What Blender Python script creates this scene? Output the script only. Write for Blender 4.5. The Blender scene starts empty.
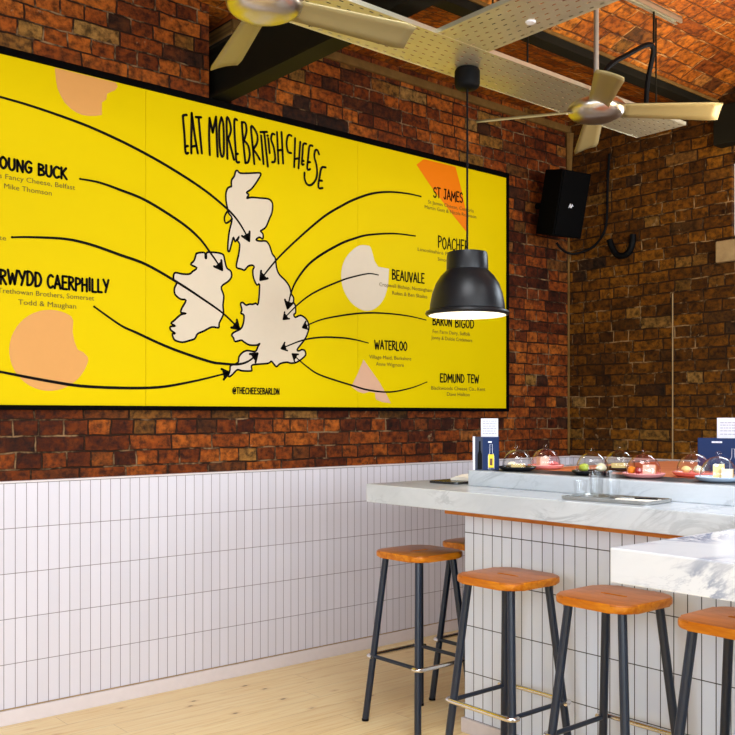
import bpy, bmesh, math, random
from mathutils import Vector, Matrix

random.seed(7)
PI = math.pi
S = bpy.context.scene
COL = S.collection

# ------------------------------------------------------------------ camera
CAM_H = 1.38
YAW = math.radians(40.35)
FPX = 937.0
cam_d = bpy.data.cameras.new('camera')
cam = bpy.data.objects.new('camera', cam_d)
COL.objects.link(cam)
cam.location = (0, 0, CAM_H)
cam.rotation_euler = (PI / 2, 0, -YAW)
cam_d.sensor_width = 36.0
cam_d.lens = FPX / 735.0 * 36.0
cam_d.shift_y = 47.5 / 735.0
cam_d.clip_start = 0.05
S.camera = cam

# ------------------------------------------------------------------ world, light, exposure
S.view_settings.view_transform = 'Standard'
S.view_settings.look = 'None'
S.view_settings.gamma = 1.0
S.view_settings.use_curve_mapping = False
S.view_settings.exposure = 0.14
S.cycles.use_denoising = True
S.cycles.max_bounces = 8

W = bpy.data.worlds.new('world')
S.world = W
W.use_nodes = True
bg = W.node_tree.nodes['Background']
bg.inputs['Color'].default_value = (0.86, 0.92, 1.0, 1)
bg.inputs['Strength'].default_value = 2.0


def area(name, loc, target, sx, sy, watts, color):
    d = bpy.data.lights.new(name, 'AREA')
    d.shape = 'RECTANGLE'
    d.size, d.size_y = sx, sy
    d.energy = watts
    d.color = color
    o = bpy.data.objects.new(name, d)
    COL.objects.link(o)
    o.location = loc
    o.rotation_euler = (Vector(target) - Vector(loc)).to_track_quat('-Z', 'Y').to_euler()
    return o


COOL = (0.80, 0.905, 1.0)
# daylight entering by the windows of the two walls behind the camera
for wx in (-0.9, 1.6, 4.1):
    area('window_daylight', (wx, -3.40, 1.95), (wx + 0.3, 1.0, 1.45), 1.7, 2.0, 116, COOL)
for wy in (-1.6, 1.2):
    area('window_daylight', (-2.40, wy, 1.95), (1.0, wy + 0.3, 1.3), 1.7, 2.0, 48, COOL)
# high window in the brick end wall
area('window_daylight', (5.46, 2.35, 2.75), (2.5, 1.8, 1.0), 1.1, 0.5, 16, COOL)
# unseen overhead fill, added for more light on floor and counter tops
for lx, ly, w in ((2.0, 1.75, 44), (2.2, -0.6, 34), (3.1, 0.9, 20)):
    area('overhead_fill', (lx, ly, 3.15), (lx, ly + 0.01, 0.0), 1.1, 1.1, w, (0.93, 0.965, 1.0))
# warm unseen lights added to brighten the brick vault from below
for lx, ly, w in ((3.9, 1.75, 15), (4.6, 2.2, 12), (1.2, 1.4, 5)):
    d = bpy.data.lights.new('warm_vault_fill', 'AREA')
    d.shape = 'DISK'
    d.size = 0.5
    d.energy = w
    d.color = (1.0, 0.78, 0.50)
    o = bpy.data.objects.new('warm_vault_fill', d)
    COL.objects.link(o)
    o.location = (lx, ly, 2.62)
    o.rotation_euler = (PI - 0.35, 0, 0)


# ------------------------------------------------------------------ node helper
class N:
    def __init__(self, name):
        self.m = bpy.data.materials.new(name)
        self.m.use_nodes = True
        self.t = self.m.node_tree
        self.t.nodes.clear()
        self.out = self.t.nodes.new('ShaderNodeOutputMaterial')

    def put(self, sock, v):
        if v is None:
            return
        if hasattr(v, 'is_output') or isinstance(v, bpy.types.NodeSocket):
            self.t.links.new(v, sock)
        else:
            if isinstance(v, (tuple, list)) and len(v) == 3 and sock.type == 'RGBA':
                v = (*v, 1)
            sock.default_value = v

    def math(self, op, a, b=None, c=None):
        n = self.t.nodes.new('ShaderNodeMath')
        n.operation = op
        for i, v in enumerate((a, b, c)):
            self.put(n.inputs[i], v)
        return n.outputs[0]

    def coords(self):
        n = self.t.nodes.new('ShaderNodeTexCoord')
        return n.outputs['Object']

    def sep(self, v):
        n = self.t.nodes.new('ShaderNodeSeparateXYZ')
        self.put(n.inputs[0], v)
        return n.outputs[0], n.outputs[1], n.outputs[2]

    def comb(self, x=0.0, y=0.0, z=0.0):
        n = self.t.nodes.new('ShaderNodeCombineXYZ')
        for i, v in enumerate((x, y, z)):
            self.put(n.inputs[i], v)
        return n.outputs[0]

    def noise(self, vec, scale, detail=3.0, rough=0.55, dist=0.0):
        n = self.t.nodes.new('ShaderNodeTexNoise')
        self.put(n.inputs['Vector'], vec)
        n.inputs['Scale'].default_value = scale
        n.inputs['Detail'].default_value = detail
        n.inputs['Roughness'].default_value = rough
        n.inputs['Distortion'].default_value = dist
        return n.outputs['Fac'] if 'Fac' in n.outputs else n.outputs[0]

    def white(self, vec):
        n = self.t.nodes.new('ShaderNodeTexWhiteNoise')
        n.noise_dimensions = '3D'
        self.put(n.inputs['Vector'], vec)
        return n.outputs['Value'], n.outputs['Color']

    def voronoi(self, vec, scale, rnd=1.0):
        n = self.t.nodes.new('ShaderNodeTexVoronoi')
        self.put(n.inputs['Vector'], vec)
        n.inputs['Scale'].default_value = scale
        n.inputs['Randomness'].default_value = rnd
        return n.outputs['Distance'], n.outputs['Color']

    def ramp(self, f, stops, interp='LINEAR'):
        n = self.t.nodes.new('ShaderNodeValToRGB')
        n.color_ramp.interpolation = interp
        e = n.color_ramp.elements
        while len(e) < len(stops):
            e.new(0.5)
        for el, (p, c) in zip(e, stops):
            el.position = p
            el.color = (*c, 1) if len(c) == 3 else c
        self.put(n.inputs[0], f)
        return n.outputs[0]

    def step(self, f, lo, hi, t0=0.0, t1=1.0):
        n = self.t.nodes.new('ShaderNodeMapRange')
        n.interpolation_type = 'SMOOTHSTEP'
        self.put(n.inputs[0], f)
        n.inputs[1].default_value, n.inputs[2].default_value = lo, hi
        n.inputs[3].default_value, n.inputs[4].default_value = t0, t1
        return n.outputs[0]

    def mix(self, f, a, b, mode='MIX'):
        n = self.t.nodes.new('ShaderNodeMix')
        n.data_type = 'RGBA'
        n.blend_type = mode
        self.put(n.inputs[0], f)
        self.put(n.inputs[6], a)
        self.put(n.inputs[7], b)
        return n.outputs[2]

    def bump(self, h, strength, dist):
        n = self.t.nodes.new('ShaderNodeBump')
        n.inputs['Strength'].default_value = strength
        n.inputs['Distance'].default_value = dist
        self.put(n.inputs['Height'], h)
        return n.outputs[0]

    def bsdf(self, color, rough=0.5, metal=0.0, spec=None, normal=None, coat=None, emis=None, estr=0.0):
        n = self.t.nodes.new('ShaderNodeBsdfPrincipled')
        self.put(n.inputs['Base Color'], color)
        self.put(n.inputs['Roughness'], rough)
        self.put(n.inputs['Metallic'], metal)
        if spec is not None:
            self.put(n.inputs['Specular IOR Level'], spec)
        if normal is not None:
            self.put(n.inputs['Normal'], normal)
        if coat is not None:
            n.inputs['Coat Weight'].default_value = coat
            n.inputs['Coat Roughness'].default_value = 0.15
        if emis is not None:
            self.put(n.inputs['Emission Color'], emis)
            n.inputs['Emission Strength'].default_value = estr
        self.t.links.new(n.outputs[0], self.out.inputs[0])
        return self.m


def hexc(r, g, b):
    f = lambda c: (c / 255 / 12.92) if c / 255 <= 0.04045 else ((c / 255 + 0.055) / 1.055) ** 2.4
    return (f(r), f(g), f(b))


def plain(name, col, rough=0.5, metal=0.0, spec=None, var=0.06, scale=30.0, bump=0.0):
    n = N(name)
    c = n.coords()
    f = n.noise(c, scale, 3.0)
    lo = tuple(x * (1 - var) for x in col)
    hi = tuple(min(1, x * (1 + var)) for x in col)
    col_s = n.mix(f, lo, hi)
    nm = n.bump(f, bump, 0.002) if bump else None
    return n.bsdf(col_s, rough, metal, spec, nm)


def brick(name, axis, stops, mortar, lime=0.55, odd=0.72, course=0.0755, seed=0.0, bright=1.0):
    n = N(name)
    P = n.coords()
    x, y, z = n.sep(P)
    u, v = {'A': (x, z), 'B': (y, z), 'C': (x, y)}[axis]
    p2 = n.comb(u, v, seed)
    w1 = n.math('SUBTRACT', n.noise(p2, 9.0, 3.0), 0.5)
    w2 = n.math('SUBTRACT', n.noise(n.comb(v, u, seed + 5.0), 7.0, 3.0), 0.5)
    u = n.math('ADD', u, n.math('MULTIPLY', w1, 0.024))
    v = n.math('ADD', v, n.math('MULTIPLY', w2, 0.020))
    vv = n.math('ADD', n.math('DIVIDE', v, course), 400.0)
    row = n.math('FLOOR', vv)
    fv = n.math('FRACT', vv)
    par = n.math('MODULO', row, 2.0)
    bw = n.math('SUBTRACT', 0.232, n.math('MULTIPLY', par, 0.114))
    rr, _ = n.white(n.comb(row, 3.3, seed))
    uu = n.math('ADD', n.math('DIVIDE', u, bw), n.math('ADD', n.math('MULTIPLY', rr, 0.35), 400.0))
    colm = n.math('FLOOR', uu)
    fu = n.math('FRACT', uu)
    # some stretchers are broken into two half bats
    hb, _ = n.white(n.comb(colm, row, seed + 9.0))
    dv = n.math('MULTIPLY', n.math('MINIMUM', fv, n.math('SUBTRACT', 1.0, fv)), course)
    du = n.math('MULTIPLY', n.math('MINIMUM', fu, n.math('SUBTRACT', 1.0, fu)), bw)
    d = n.math('MINIMUM', dv, du)
    mask = n.step(d, 0.0022, 0.0062)
    h, hc = n.white(n.comb(colm, row, seed))
    big = n.noise(p2, 1.1, 2.0)
    fine = n.noise(p2, 26.0, 5.0, 0.65)
    mid = n.noise(p2, 7.0, 4.0, 0.6)
    k = n.math('ADD', n.math('MULTIPLY', h, 0.40), n.math('MULTIPLY', n.math('SUBTRACT', big, 0.5), 0.9))
    k = n.math('ADD', k, n.math('MULTIPLY', n.math('SUBTRACT', mid, 0.5), 0.55))
    k = n.math('ADD', k, 0.26)
    base = n.ramp(k, stops)
    ob, oc = n.white(n.comb(row, colm, seed + 21.0))
    oh, _ = n.white(n.comb(row, colm, seed + 33.0))
    oddc = n.ramp(oh, [(0.0, (0.010, 0.006, 0.004)), (0.40, (0.022, 0.012, 0.007)), (0.50, (0.15, 0.070, 0.012)), (0.90, (0.22, 0.110, 0.022)), (1.0, (0.25, 0.140, 0.040))])
    patch = n.step(big, 0.42, 0.60)
    base = n.mix(n.math('MULTIPLY', n.step(ob, odd, odd + 0.02), n.math('ADD', 0.25, n.math('MULTIPLY', patch, 0.65))), base, oddc)
    speck = n.step(fine, 0.30, 0.68, 0.22, 1.42)
    base = n.mix(1.0, base, n.comb(speck, speck, speck), 'MULTIPLY')
    # lime and paint smears that cling to some bricks
    sm = n.step(n.noise(p2, 11.0, 5.0, 0.7, 0.4), 0.60 + 0.12 * (1 - lime), 0.72 + 0.1 * (1 - lime))
    sm = n.math('MULTIPLY', sm, n.step(hb, 0.55, 0.75))
    base = n.mix(n.math('MULTIPLY', sm, 0.8), base, (0.36, 0.24, 0.12))
    mo = n.mix(n.step(n.noise(p2, 5.0, 4.0, 0.7), 0.49, 0.64), mortar[0], mortar[1])
    colr = n.mix(mask, mo, base)
    hgt = n.math('ADD', n.math('MULTIPLY', mask, 0.7), n.math('MULTIPLY', fine, 0.45))
    hgt = n.math('ADD', hgt, n.math('MULTIPLY', h, 0.25))
    nm = n.bump(hgt, 0.9, 0.012)
    return n.bsdf(colr, n.step(fine, 0.3, 0.7, 0.6, 0.9), 0, 0.14, nm)


def tiles(name, axis, col, grout, gw, tw=0.0505, th=0.2017, z0=0.066, u0=0.0):
    n = N(name)
    P = n.coords()
    x, y, z = n.sep(P)
    u = {'A': x, 'B': y}[axis]
    uu = n.math('ADD', n.math('DIVIDE', n.math('SUBTRACT', u, u0), tw), 400.0)
    vv = n.math('ADD', n.math('DIVIDE', n.math('SUBTRACT', z, z0), th), 40.0)
    fu, fv = n.math('FRACT', uu), n.math('FRACT', vv)
    d = n.math('MINIMUM', n.math('MULTIPLY', n.math('MINIMUM', fu, n.math('SUBTRACT', 1.0, fu)), tw),
               n.math('MULTIPLY', n.math('MINIMUM', fv, n.math('SUBTRACT', 1.0, fv)), th))
    mask = n.step(d, gw * 0.5 - 0.0004, gw * 0.5 + 0.0005)
    h, _ = n.white(n.comb(n.math('FLOOR', uu), n.math('FLOOR', vv), 2.0))
    t = n.mix(h, tuple(c * 0.965 for c in col), tuple(min(1, c * 1.02) for c in col))
    wob = n.noise(P, 14.0, 2.0)
    colr = n.mix(mask, grout, t)
    hh = n.math('ADD', n.math('MULTIPLY', n.step(d, 0.0, 0.003), 0.6), n.math('MULTIPLY', wob, 0.35))
    hh = n.math('ADD', hh, n.math('MULTIPLY', h, 0.3))
    return n.bsdf(colr, n.step(mask, 0, 1, 0.8, 0.22), 0, 0.5, n.bump(hh, 0.35, 0.004))


def marble(name, base, vein, warm, amt, vw=0.04, sc=1.0, off=0.0):
    n = N(name)
    P = n.coords()
    x, y, z = n.sep(P)
    q = n.comb(n.math('ADD', n.math('MULTIPLY', x, 0.9), n.math('MULTIPLY', z, 1.3)), n.math('ADD', n.math('ADD', y, off), n.math('MULTIPLY', z, 0.9)), n.math('MULTIPLY', z, 0.8))
    f1 = n.noise(q, 3.2 * sc, 6.0, 0.62, 1.6)
    v1 = n.step(n.math('ABSOLUTE', n.math('SUBTRACT', f1, 0.5)), 0.0, vw, 1.0, 0.0)
    gate = n.step(n.noise(q, 2.3 * sc, 2.0), 0.47, 0.64)
    f2 = n.noise(q, 8.0, 6.0, 0.65, 0.8)
    v2 = n.step(n.math('ABSOLUTE', n.math('SUBTRACT', f2, 0.5)), 0.0, 0.03, 0.35, 0.0)
    cloud = n.step(n.noise(q, 2.0, 5.0, 0.6, 0.5), 0.35, 0.72)
    c = n.mix(n.math('MULTIPLY', cloud, 0.55), base, warm)
    c = n.mix(n.math('MULTIPLY', v1, n.math('ADD', 0.04, n.math('MULTIPLY', gate, amt))), c, vein)
    c = n.mix(n.math('MULTIPLY', n.math('MULTIPLY', v2, gate), amt), c, vein)
    return n.bsdf(c, 0.18, 0, 0.5)


def planks(name):
    n = N(name)
    P = n.coords()
    x, y, z = n.sep(P)
    pw = 0.135
    vv = n.math('ADD', n.math('DIVIDE', y, pw), 100.0)
    row = n.math('FLOOR', vv)
    fv = n.math('FRACT', vv)
    rr, _ = n.white(n.comb(row, 1.0, 4.0))
    uu = n.math('ADD', n.math('DIVIDE', x, 2.3), n.math('ADD', n.math('MULTIPLY', rr, 0.9), 50.0))
    colm, fu = n.math('FLOOR', uu), n.math('FRACT', uu)
    h, _ = n.white(n.comb(colm, row, 1.5))
    seam = n.math('MINIMUM', n.math('MULTIPLY', n.math('MINIMUM', fv, n.math('SUBTRACT', 1.0, fv)), pw),
                  n.math('MULTIPLY', n.math('MINIMUM', fu, n.math('SUBTRACT', 1.0, fu)), 2.3))
    smask = n.step(seam, 0.0006, 0.0018)
    off = n.math('MULTIPLY', h, 13.0)
    g = n.noise(n.comb(n.math('ADD', n.math('MULTIPLY', x, 1.2), off), n.math('MULTIPLY', y, 22.0), off), 2.2, 5.0, 0.6, 1.2)
    kd, kc = n.voronoi(n.comb(n.math('ADD', n.math('MULTIPLY', x, 0.62), off), n.math('MULTIPLY', y, 1.25), 0.0), 8.5)
    kr, _, _ = n.sep(kc)
    knot = n.math('MULTIPLY', n.step(kd, 0.045, 0.105, 1.0, 0.0), n.step(kr, 0.22, 0.27))
    ring = n.math('MULTIPLY', n.step(kd, 0.08, 0.24, 1.0, 0.0), n.step(kr, 0.22, 0.27))
    c = n.ramp(g, [(0.25, hexc(226, 188, 124)), (0.5, hexc(244, 218, 164)), (0.8, hexc(250, 232, 188))])
    c = n.mix(n.math('MULTIPLY', h, 0.22), c, hexc(222, 182, 122))
    c = n.mix(n.math('MULTIPLY', ring, 0.35), c, hexc(196, 142, 84))
    c = n.mix(n.math('MULTIPLY', knot, 0.85), c, hexc(104, 62, 30))
    c = n.mix(n.math('ADD', 0.55, n.math('MULTIPLY', smask, 0.45)), hexc(140, 100, 60), c)
    return n.bsdf(c, 0.42, 0, 0.4, n.bump(n.math('ADD', smask, n.math('MULTIPLY', g, 0.1)), 0.3, 0.002))


def grainwood(name, lo, hi, ax=1, rough=0.4, scale=1.0):
    n = N(name)
    P = n.coords()
    x, y, z = n.sep(P)
    k = [14.0 * scale, 14.0 * scale, 14.0 * scale]
    k[ax] = 2.0 * scale
    g = n.noise(n.comb(n.math('MULTIPLY', x, k[0]), n.math('MULTIPLY', y, k[1]), n.math('MULTIPLY', z, k[2])), 3.0, 5.0, 0.6, 0.9)
    return n.bsdf(n.mix(n.step(g, 0.3, 0.7), lo, hi), rough, 0, 0.22, n.bump(g, 0.1, 0.001))


def glassy(name, tint=(1, 1, 1), refl=0.5, base=0.035):
    n = N(name)
    tr = n.t.nodes.new('ShaderNodeBsdfTransparent')
    tr.inputs[0].default_value = (*tint, 1)
    gl = n.t.nodes.new('ShaderNodeBsdfGlossy')
    gl.inputs['Roughness'].default_value = 0.03
    lw = n.t.nodes.new('ShaderNodeLayerWeight')
    lw.inputs[0].default_value = 0.5
    f = n.math('ADD', base, n.math('MULTIPLY', n.math('POWER', lw.outputs['Facing'], 4.0), refl))
    mx = n.t.nodes.new('ShaderNodeMixShader')
    n.t.links.new(f, mx.inputs[0])
    n.t.links.new(tr.outputs[0], mx.inputs[1])
    n.t.links.new(gl.outputs[0], mx.inputs[2])
    n.t.links.new(mx.outputs[0], n.out.inputs[0])
    return n.m


M = {}
STOPS_A = [(0.05, (0.012, 0.004, 0.002)), (0.25, (0.062, 0.012, 0.003)), (0.50, (0.175, 0.036, 0.005)),
           (0.75, (0.340, 0.088, 0.010)), (1.00, (0.470, 0.155, 0.028))]
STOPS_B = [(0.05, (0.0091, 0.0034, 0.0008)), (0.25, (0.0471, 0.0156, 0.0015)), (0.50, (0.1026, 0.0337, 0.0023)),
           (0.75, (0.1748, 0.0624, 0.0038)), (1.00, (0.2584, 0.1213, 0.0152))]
STOPS_C = [(0.05, (0.0855, 0.0171, 0.0029)), (0.28, (0.1995, 0.0475, 0.0057)), (0.52, (0.3135, 0.0855, 0.0085)),
           (0.78, (0.4180, 0.1330, 0.0133)), (1.00, (0.5320, 0.2185, 0.0380))]
M['brick_a'] = brick('red_brick', 'A', STOPS_A, ((0.024, 0.010, 0.004), (0.26, 0.15, 0.07)), 0.7, 0.78, seed=1.0)
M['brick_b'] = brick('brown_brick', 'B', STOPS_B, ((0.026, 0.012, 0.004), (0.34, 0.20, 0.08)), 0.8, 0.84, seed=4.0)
M['brick_c'] = brick('vault_brick', 'C', STOPS_C, ((0.110, 0.034, 0.008), (0.50, 0.26, 0.09)), 0.5, 0.96, course=0.085, seed=8.0)
M['tile_wall'] = tiles('white_wall_tile', 'A', hexc(213, 209, 217), hexc(108, 98, 96), 0.0026)
M['tile_wall_b'] = tiles('white_wall_tile_end', 'B', hexc(213, 209, 217), hexc(108, 98, 96), 0.0026)
M['tile_bar'] = tiles('white_bar_tile', 'B', hexc(219, 226, 239), hexc(48, 47, 52), 0.0036, tw=0.0535, z0=0.063, u0=2.838)
M['tile_bar_x'] = tiles('white_bar_tile_end', 'A', hexc(219, 226, 239), hexc(48, 47, 52), 0.0036, tw=0.0535, z0=0.063, u0=2.967)
M['marble'] = marble('grey_marble', hexc(200, 207, 214), hexc(116, 124, 136), hexc(168, 176, 184), 0.34, 0.05, 1.1)
M['marble_w'] = marble('white_marble', hexc(220, 223, 228), hexc(112, 124, 152), hexc(206, 211, 220), 0.85, 0.06, 1.0, 3.7)
M['floor'] = planks('pine_boards')
M['plaster'] = plain('white_plaster', hexc(214, 208, 200), 0.8, var=0.08, scale=6)
M['skirting'] = plain('white_skirting', hexc(216, 206, 206), 0.45)
M['lime'] = plain('lime_mortar', (0.15, 0.080, 0.022), 0.9, 0, 0.08, var=0.5, scale=14, bump=0.6)
M['stone'] = plain('sill_stone', (0.36, 0.24, 0.11), 0.8, 0, 0.1, var=0.4, scale=16, bump=0.4)
M['black_steel'] = plain('black_painted_steel', (0.008, 0.007, 0.004), 0.65, 0, 0.12, var=0.3, scale=8)
M['black'] = plain('matt_black', (0.0025, 0.0025, 0.003), 0.6, 0, 0.10, var=0.2)
M['speaker_black'] = plain('speaker_black', (0.0018, 0.0018, 0.002), 0.8, 0, 0.05)
M['frame_black'] = plain('frame_black', (0.0015, 0.0012, 0.001), 0.8, 0, 0.04)
M['navy_leg'] = plain('blue_black_tube', (0.008, 0.015, 0.032), 0.30, var=0.15)
M['chrome'] = plain('brushed_chrome', (0.74, 0.72, 0.70), 0.22, 1.0, var=0.06)
M['galv'] = plain('galvanised_steel', (0.64, 0.60, 0.46), 0.40, 0.8, var=0.12, scale=9)
M['alu'] = plain('satin_aluminium', (0.62, 0.58, 0.52), 0.28, 1.0, var=0.06)
M['rod'] = plain('grey_rod', (0.30, 0.28, 0.25), 0.45, 0.3, var=0.05)
M['blade'] = plain('champagne_blade', (0.27, 0.215, 0.095), 0.42, 0.2, var=0.06, scale=5)
M['seat'] = grainwood('oiled_seat_wood', hexc(180, 98, 12), hexc(210, 132, 28), 1, 0.30)
M['seat_top'] = grainwood('reflection_brown_seat', hexc(150, 82, 26), hexc(180, 106, 42), 1, 0.30)  # browner than the edges: the top's darker reflection put into the colour
M['ply'] = grainwood('orange_plywood', hexc(176, 98, 30), hexc(206, 128, 52), 1, 0.45)
M['deck'] = grainwood('orange_deck', hexc(190, 104, 60), hexc(214, 132, 84), 1, 0.5)
M['belt'] = plain('black_belt', (0.020, 0.020, 0.022), 0.5)
M['shade_out'] = plain('shade_black', (0.006, 0.0065, 0.008), 0.36, 0, 0.3, var=0.1)
M['shade_in'] = plain('shade_white', (0.74, 0.72, 0.67), 0.5)
M['bulb'] = N('lit_bulb').bsdf((1, 0.95, 0.85), 0.4, emis=(1.0, 0.92, 0.78), estr=3.0)
M['ink'] = plain('black_ink', (0.006, 0.004, 0.003), 0.7, 0, 0.06)
M['ink_small'] = plain('thin_black_ink', (0.110, 0.075, 0.010), 0.6, 0, 0.2)
M['yellow'] = plain('yellow_print', hexc(213, 186, 0), 0.5, 0, 0.04, var=0.02, scale=2)
M['cream'] = plain('cream_print', hexc(206, 191, 168), 0.45, 0, 0.12, var=0.02)
M['peach'] = plain('peach_print', hexc(208, 150, 84), 0.45, 0, 0.12, var=0.02)
M['pink_print'] = plain('pink_print', hexc(208, 164, 134), 0.45, 0, 0.12, var=0.02)
M['orange_print'] = plain('orange_print', hexc(226, 118, 2), 0.45, 0, 0.12, var=0.02)
M['glass'] = glassy('clear_glass', (1, 1, 1), 0.8, 0.03)
M['glass_t'] = glassy('tumbler_glass', (0.99, 0.995, 1.0), 0.55, 0.025)
M['glass_pink_refl'] = glassy('reflection_pink_glass', (1.0, 0.91, 0.91), 0.6, 0.04)  # tint stands in for the pink plate and ham reflected in the dome
M['pane'] = glassy('window_glass', (0.97, 0.99, 1.0), 0.4, 0.04)
M['pink_plate'] = plain('coral_ceramic', hexc(238, 158, 158), 0.25)
M['coral_plate'] = plain('red_coral_ceramic', hexc(232, 122, 112), 0.25)
M['dark_plate'] = plain('charcoal_ceramic', (0.018, 0.019, 0.022), 0.25)
M['blue_plate'] = plain('pale_blue_ceramic', hexc(184, 204, 228), 0.25)
M['cheese_y'] = plain('yellow_cheese', hexc(232, 208, 140), 0.5, var=0.08)
M['cheese_w'] = plain('white_cheese', hexc(238, 228, 204), 0.5, var=0.06)
M['rind'] = plain('cheese_rind', hexc(190, 150, 90), 0.6, var=0.2)
M['blue_cheese'] = plain('blue_cheese', hexc(216, 212, 176), 0.5, var=0.3, scale=90)
M['apple'] = plain('green_fruit', hexc(170, 186, 70), 0.35)
M['pickle'] = plain('orange_chutney', hexc(224, 150, 40), 0.3, var=0.2)
M['ham'] = plain('red_fruit', hexc(150, 50, 52), 0.3, var=0.2)
M['pinkham'] = plain('pink_meat', hexc(222, 140, 140), 0.4, var=0.15)
M['navy'] = plain('navy_card', hexc(16, 38, 80), 0.55, 0, 0.2, var=0.04)
M['navy_d'] = plain('dark_navy_card', hexc(11, 25, 54), 0.45, var=0.04)
M['paper'] = plain('white_paper', hexc(206, 205, 214), 0.7, var=0.02)
M['grey_ink'] = plain('grey_ink', hexc(122, 124, 145), 0.7)
M['white_ink'] = plain('white_ink', hexc(228, 230, 240), 0.6)
M['label_yellow'] = plain('yellow_label', hexc(242, 206, 30), 0.5)
M['label_brown'] = plain('brown_label', hexc(96, 56, 30), 0.5)
M['linen'] = plain('white_linen', hexc(236, 232, 222), 0.8, var=0.05, bump=0.3)
M['tray_steel'] = plain('steel_tray', (0.42, 0.42, 0.40), 0.25, 0.9)


# ------------------------------------------------------------------ mesh helpers
def box(bm, x0, x1, y0, y1, z0, z1, bev=0.0):
    vs = [bm.verts.new(p) for p in ((x0, y0, z0), (x1, y0, z0), (x1, y1, z0), (x0, y1, z0),
                                    (x0, y0, z1), (x1, y0, z1), (x1, y1, z1), (x0, y1, z1))]
    fs = [bm.faces.new([vs[i] for i in f]) for f in ((3, 2, 1, 0), (4, 5, 6, 7), (0, 1, 5, 4), (1, 2, 6, 5), (2, 3, 7, 6), (3, 0, 4, 7))]
    if bev:
        es = list({e for f in fs for e in f.edges})
        bmesh.ops.bevel(bm, geom=es, offset=bev, segments=2, profile=0.6, affect='EDGES')
    return vs


def tube(bm, pts, r, n=10, caps=True):
    pts = [Vector(p) for p in pts]
    rs = r if isinstance(r, (list, tuple)) else [r] * len(pts)
    rings = []
    up = None
    for i, p in enumerate(pts):
        a = pts[max(i - 1, 0)]
        b = pts[min(i + 1, len(pts) - 1)]
        t = (b - a).normalized()
        if up is None:
            up = Vector((0, 0, 1)) if abs(t.z) < 0.9 else Vector((1, 0, 0))
        s = t.cross(up).normalized()
        up = s.cross(t).normalized()
        rings.append([bm.verts.new(p + (s * math.cos(2 * PI * k / n) + up * math.sin(2 * PI * k / n)) * rs[i]) for k in range(n)])
    for a, b in zip(rings, rings[1:]):
        for k in range(n):
            bm.faces.new((a[k], a[(k + 1) % n], b[(k + 1) % n], b[k]))
    if caps:
        bm.faces.new(rings[0][::-1])
        bm.faces.new(rings[-1])


def lathe(bm, prof, n=32, c=(0, 0, 0), close_bottom=False, close_top=False):
    rings = []
    for r, z in prof:
        if r < 1e-6:
            rings.append([bm.verts.new((c[0], c[1], c[2] + z))])
        else:
            rings.append([bm.verts.new((c[0] + r * math.cos(2 * PI * k / n), c[1] + r * math.sin(2 * PI * k / n), c[2] + z)) for k in range(n)])
    for a, b in zip(rings, rings[1:]):
        for k in range(n):
            k2 = (k + 1) % n
            if len(a) == 1 and len(b) == 1:
                continue
            if len(a) == 1:
                bm.faces.new((a[0], b[k2], b[k]))
            elif len(b) == 1:
                bm.faces.new((a[k], a[k2], b[0]))
            else:
                bm.faces.new((a[k], a[k2], b[k2], b[k]))
    if close_bottom and len(rings[0]) > 1:
        bm.faces.new(rings[0][::-1])
    if close_top and len(rings[-1]) > 1:
        bm.faces.new(rings[-1])


def prism(bm, poly, z0, z1, bev=0.0):
    b = [bm.verts.new((x, y, z0)) for x, y in poly]
    t = [bm.verts.new((x, y, z1)) for x, y in poly]
    n = len(poly)
    fs = [bm.faces.new(b[::-1]), bm.faces.new(t)]
    for i in range(n):
        bm.faces.new((b[i], b[(i + 1) % n], t[(i + 1) % n], t[i]))
    if bev:
        es = list(set(fs[0].edges) | set(fs[1].edges))
        bmesh.ops.bevel(bm, geom=es, offset=bev, segments=3, profile=0.6, affect='EDGES')


def rrect(hx, hy, r, n=6):
    out = []
    for cx, cy, a0 in ((hx - r, hy - r, 0), (-hx + r, hy - r, PI / 2), (-hx + r, -hy + r, PI), (hx - r, -hy + r, 1.5 * PI)):
        for i in range(n + 1):
            a = a0 + PI / 2 * i / n
            out.append((cx + r * math.cos(a), cy + r * math.sin(a)))
    return out


def obj(name, bm, mat, parent=None, smooth=False, loc=None, rz=None):
    bmesh.ops.recalc_face_normals(bm, faces=bm.faces)
    me = bpy.data.meshes.new(name)
    bm.to_mesh(me)
    bm.free()
    for m in (mat if isinstance(mat, (list, tuple)) else [mat]):
        me.materials.append(m)
    if smooth:
        for p in me.polygons:
            p.use_smooth = True
        try:
            me.set_sharp_from_angle(angle=math.radians(40))
        except Exception:
            pass
    o = bpy.data.objects.new(name, me)
    COL.objects.link(o)
    if parent:
        o.parent = parent
    if loc:
        o.location = loc
    if rz is not None:
        o.rotation_euler.z = rz
    return o


def tag(o, label=None, cat=None, group=None, kind=None):
    if label:
        o['label'] = label
    if cat:
        o['category'] = cat
    if group:
        o['group'] = group
    if kind:
        o['kind'] = kind
    return o


def thing(name, label, cat, loc=(0, 0, 0), rz=0.0, group=None):
    o = bpy.data.objects.new(name, None)
    o.empty_display_size = 0.1
    COL.objects.link(o)
    o.location = loc
    o.rotation_euler = (0, 0, rz)
    return tag(o, label, cat, group)


def dup(root, loc, rz, label, group=None):
    r = root.copy()
    COL.objects.link(r)
    r.location = loc
    r.rotation_euler = (0, 0, rz)
    r['label'] = label
    if group:
        r['group'] = group
    for ch in list(root.children):
        c = ch.copy()
        COL.objects.link(c)
        c.parent = r
        for g in list(ch.children):
            d = g.copy()
            COL.objects.link(d)
            d.parent = c
    return r


def struct(name, bm, mat, smooth=False):
    return tag(obj(name, bm, mat, None, smooth), kind='structure')


def B():
    return bmesh.new()


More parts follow.
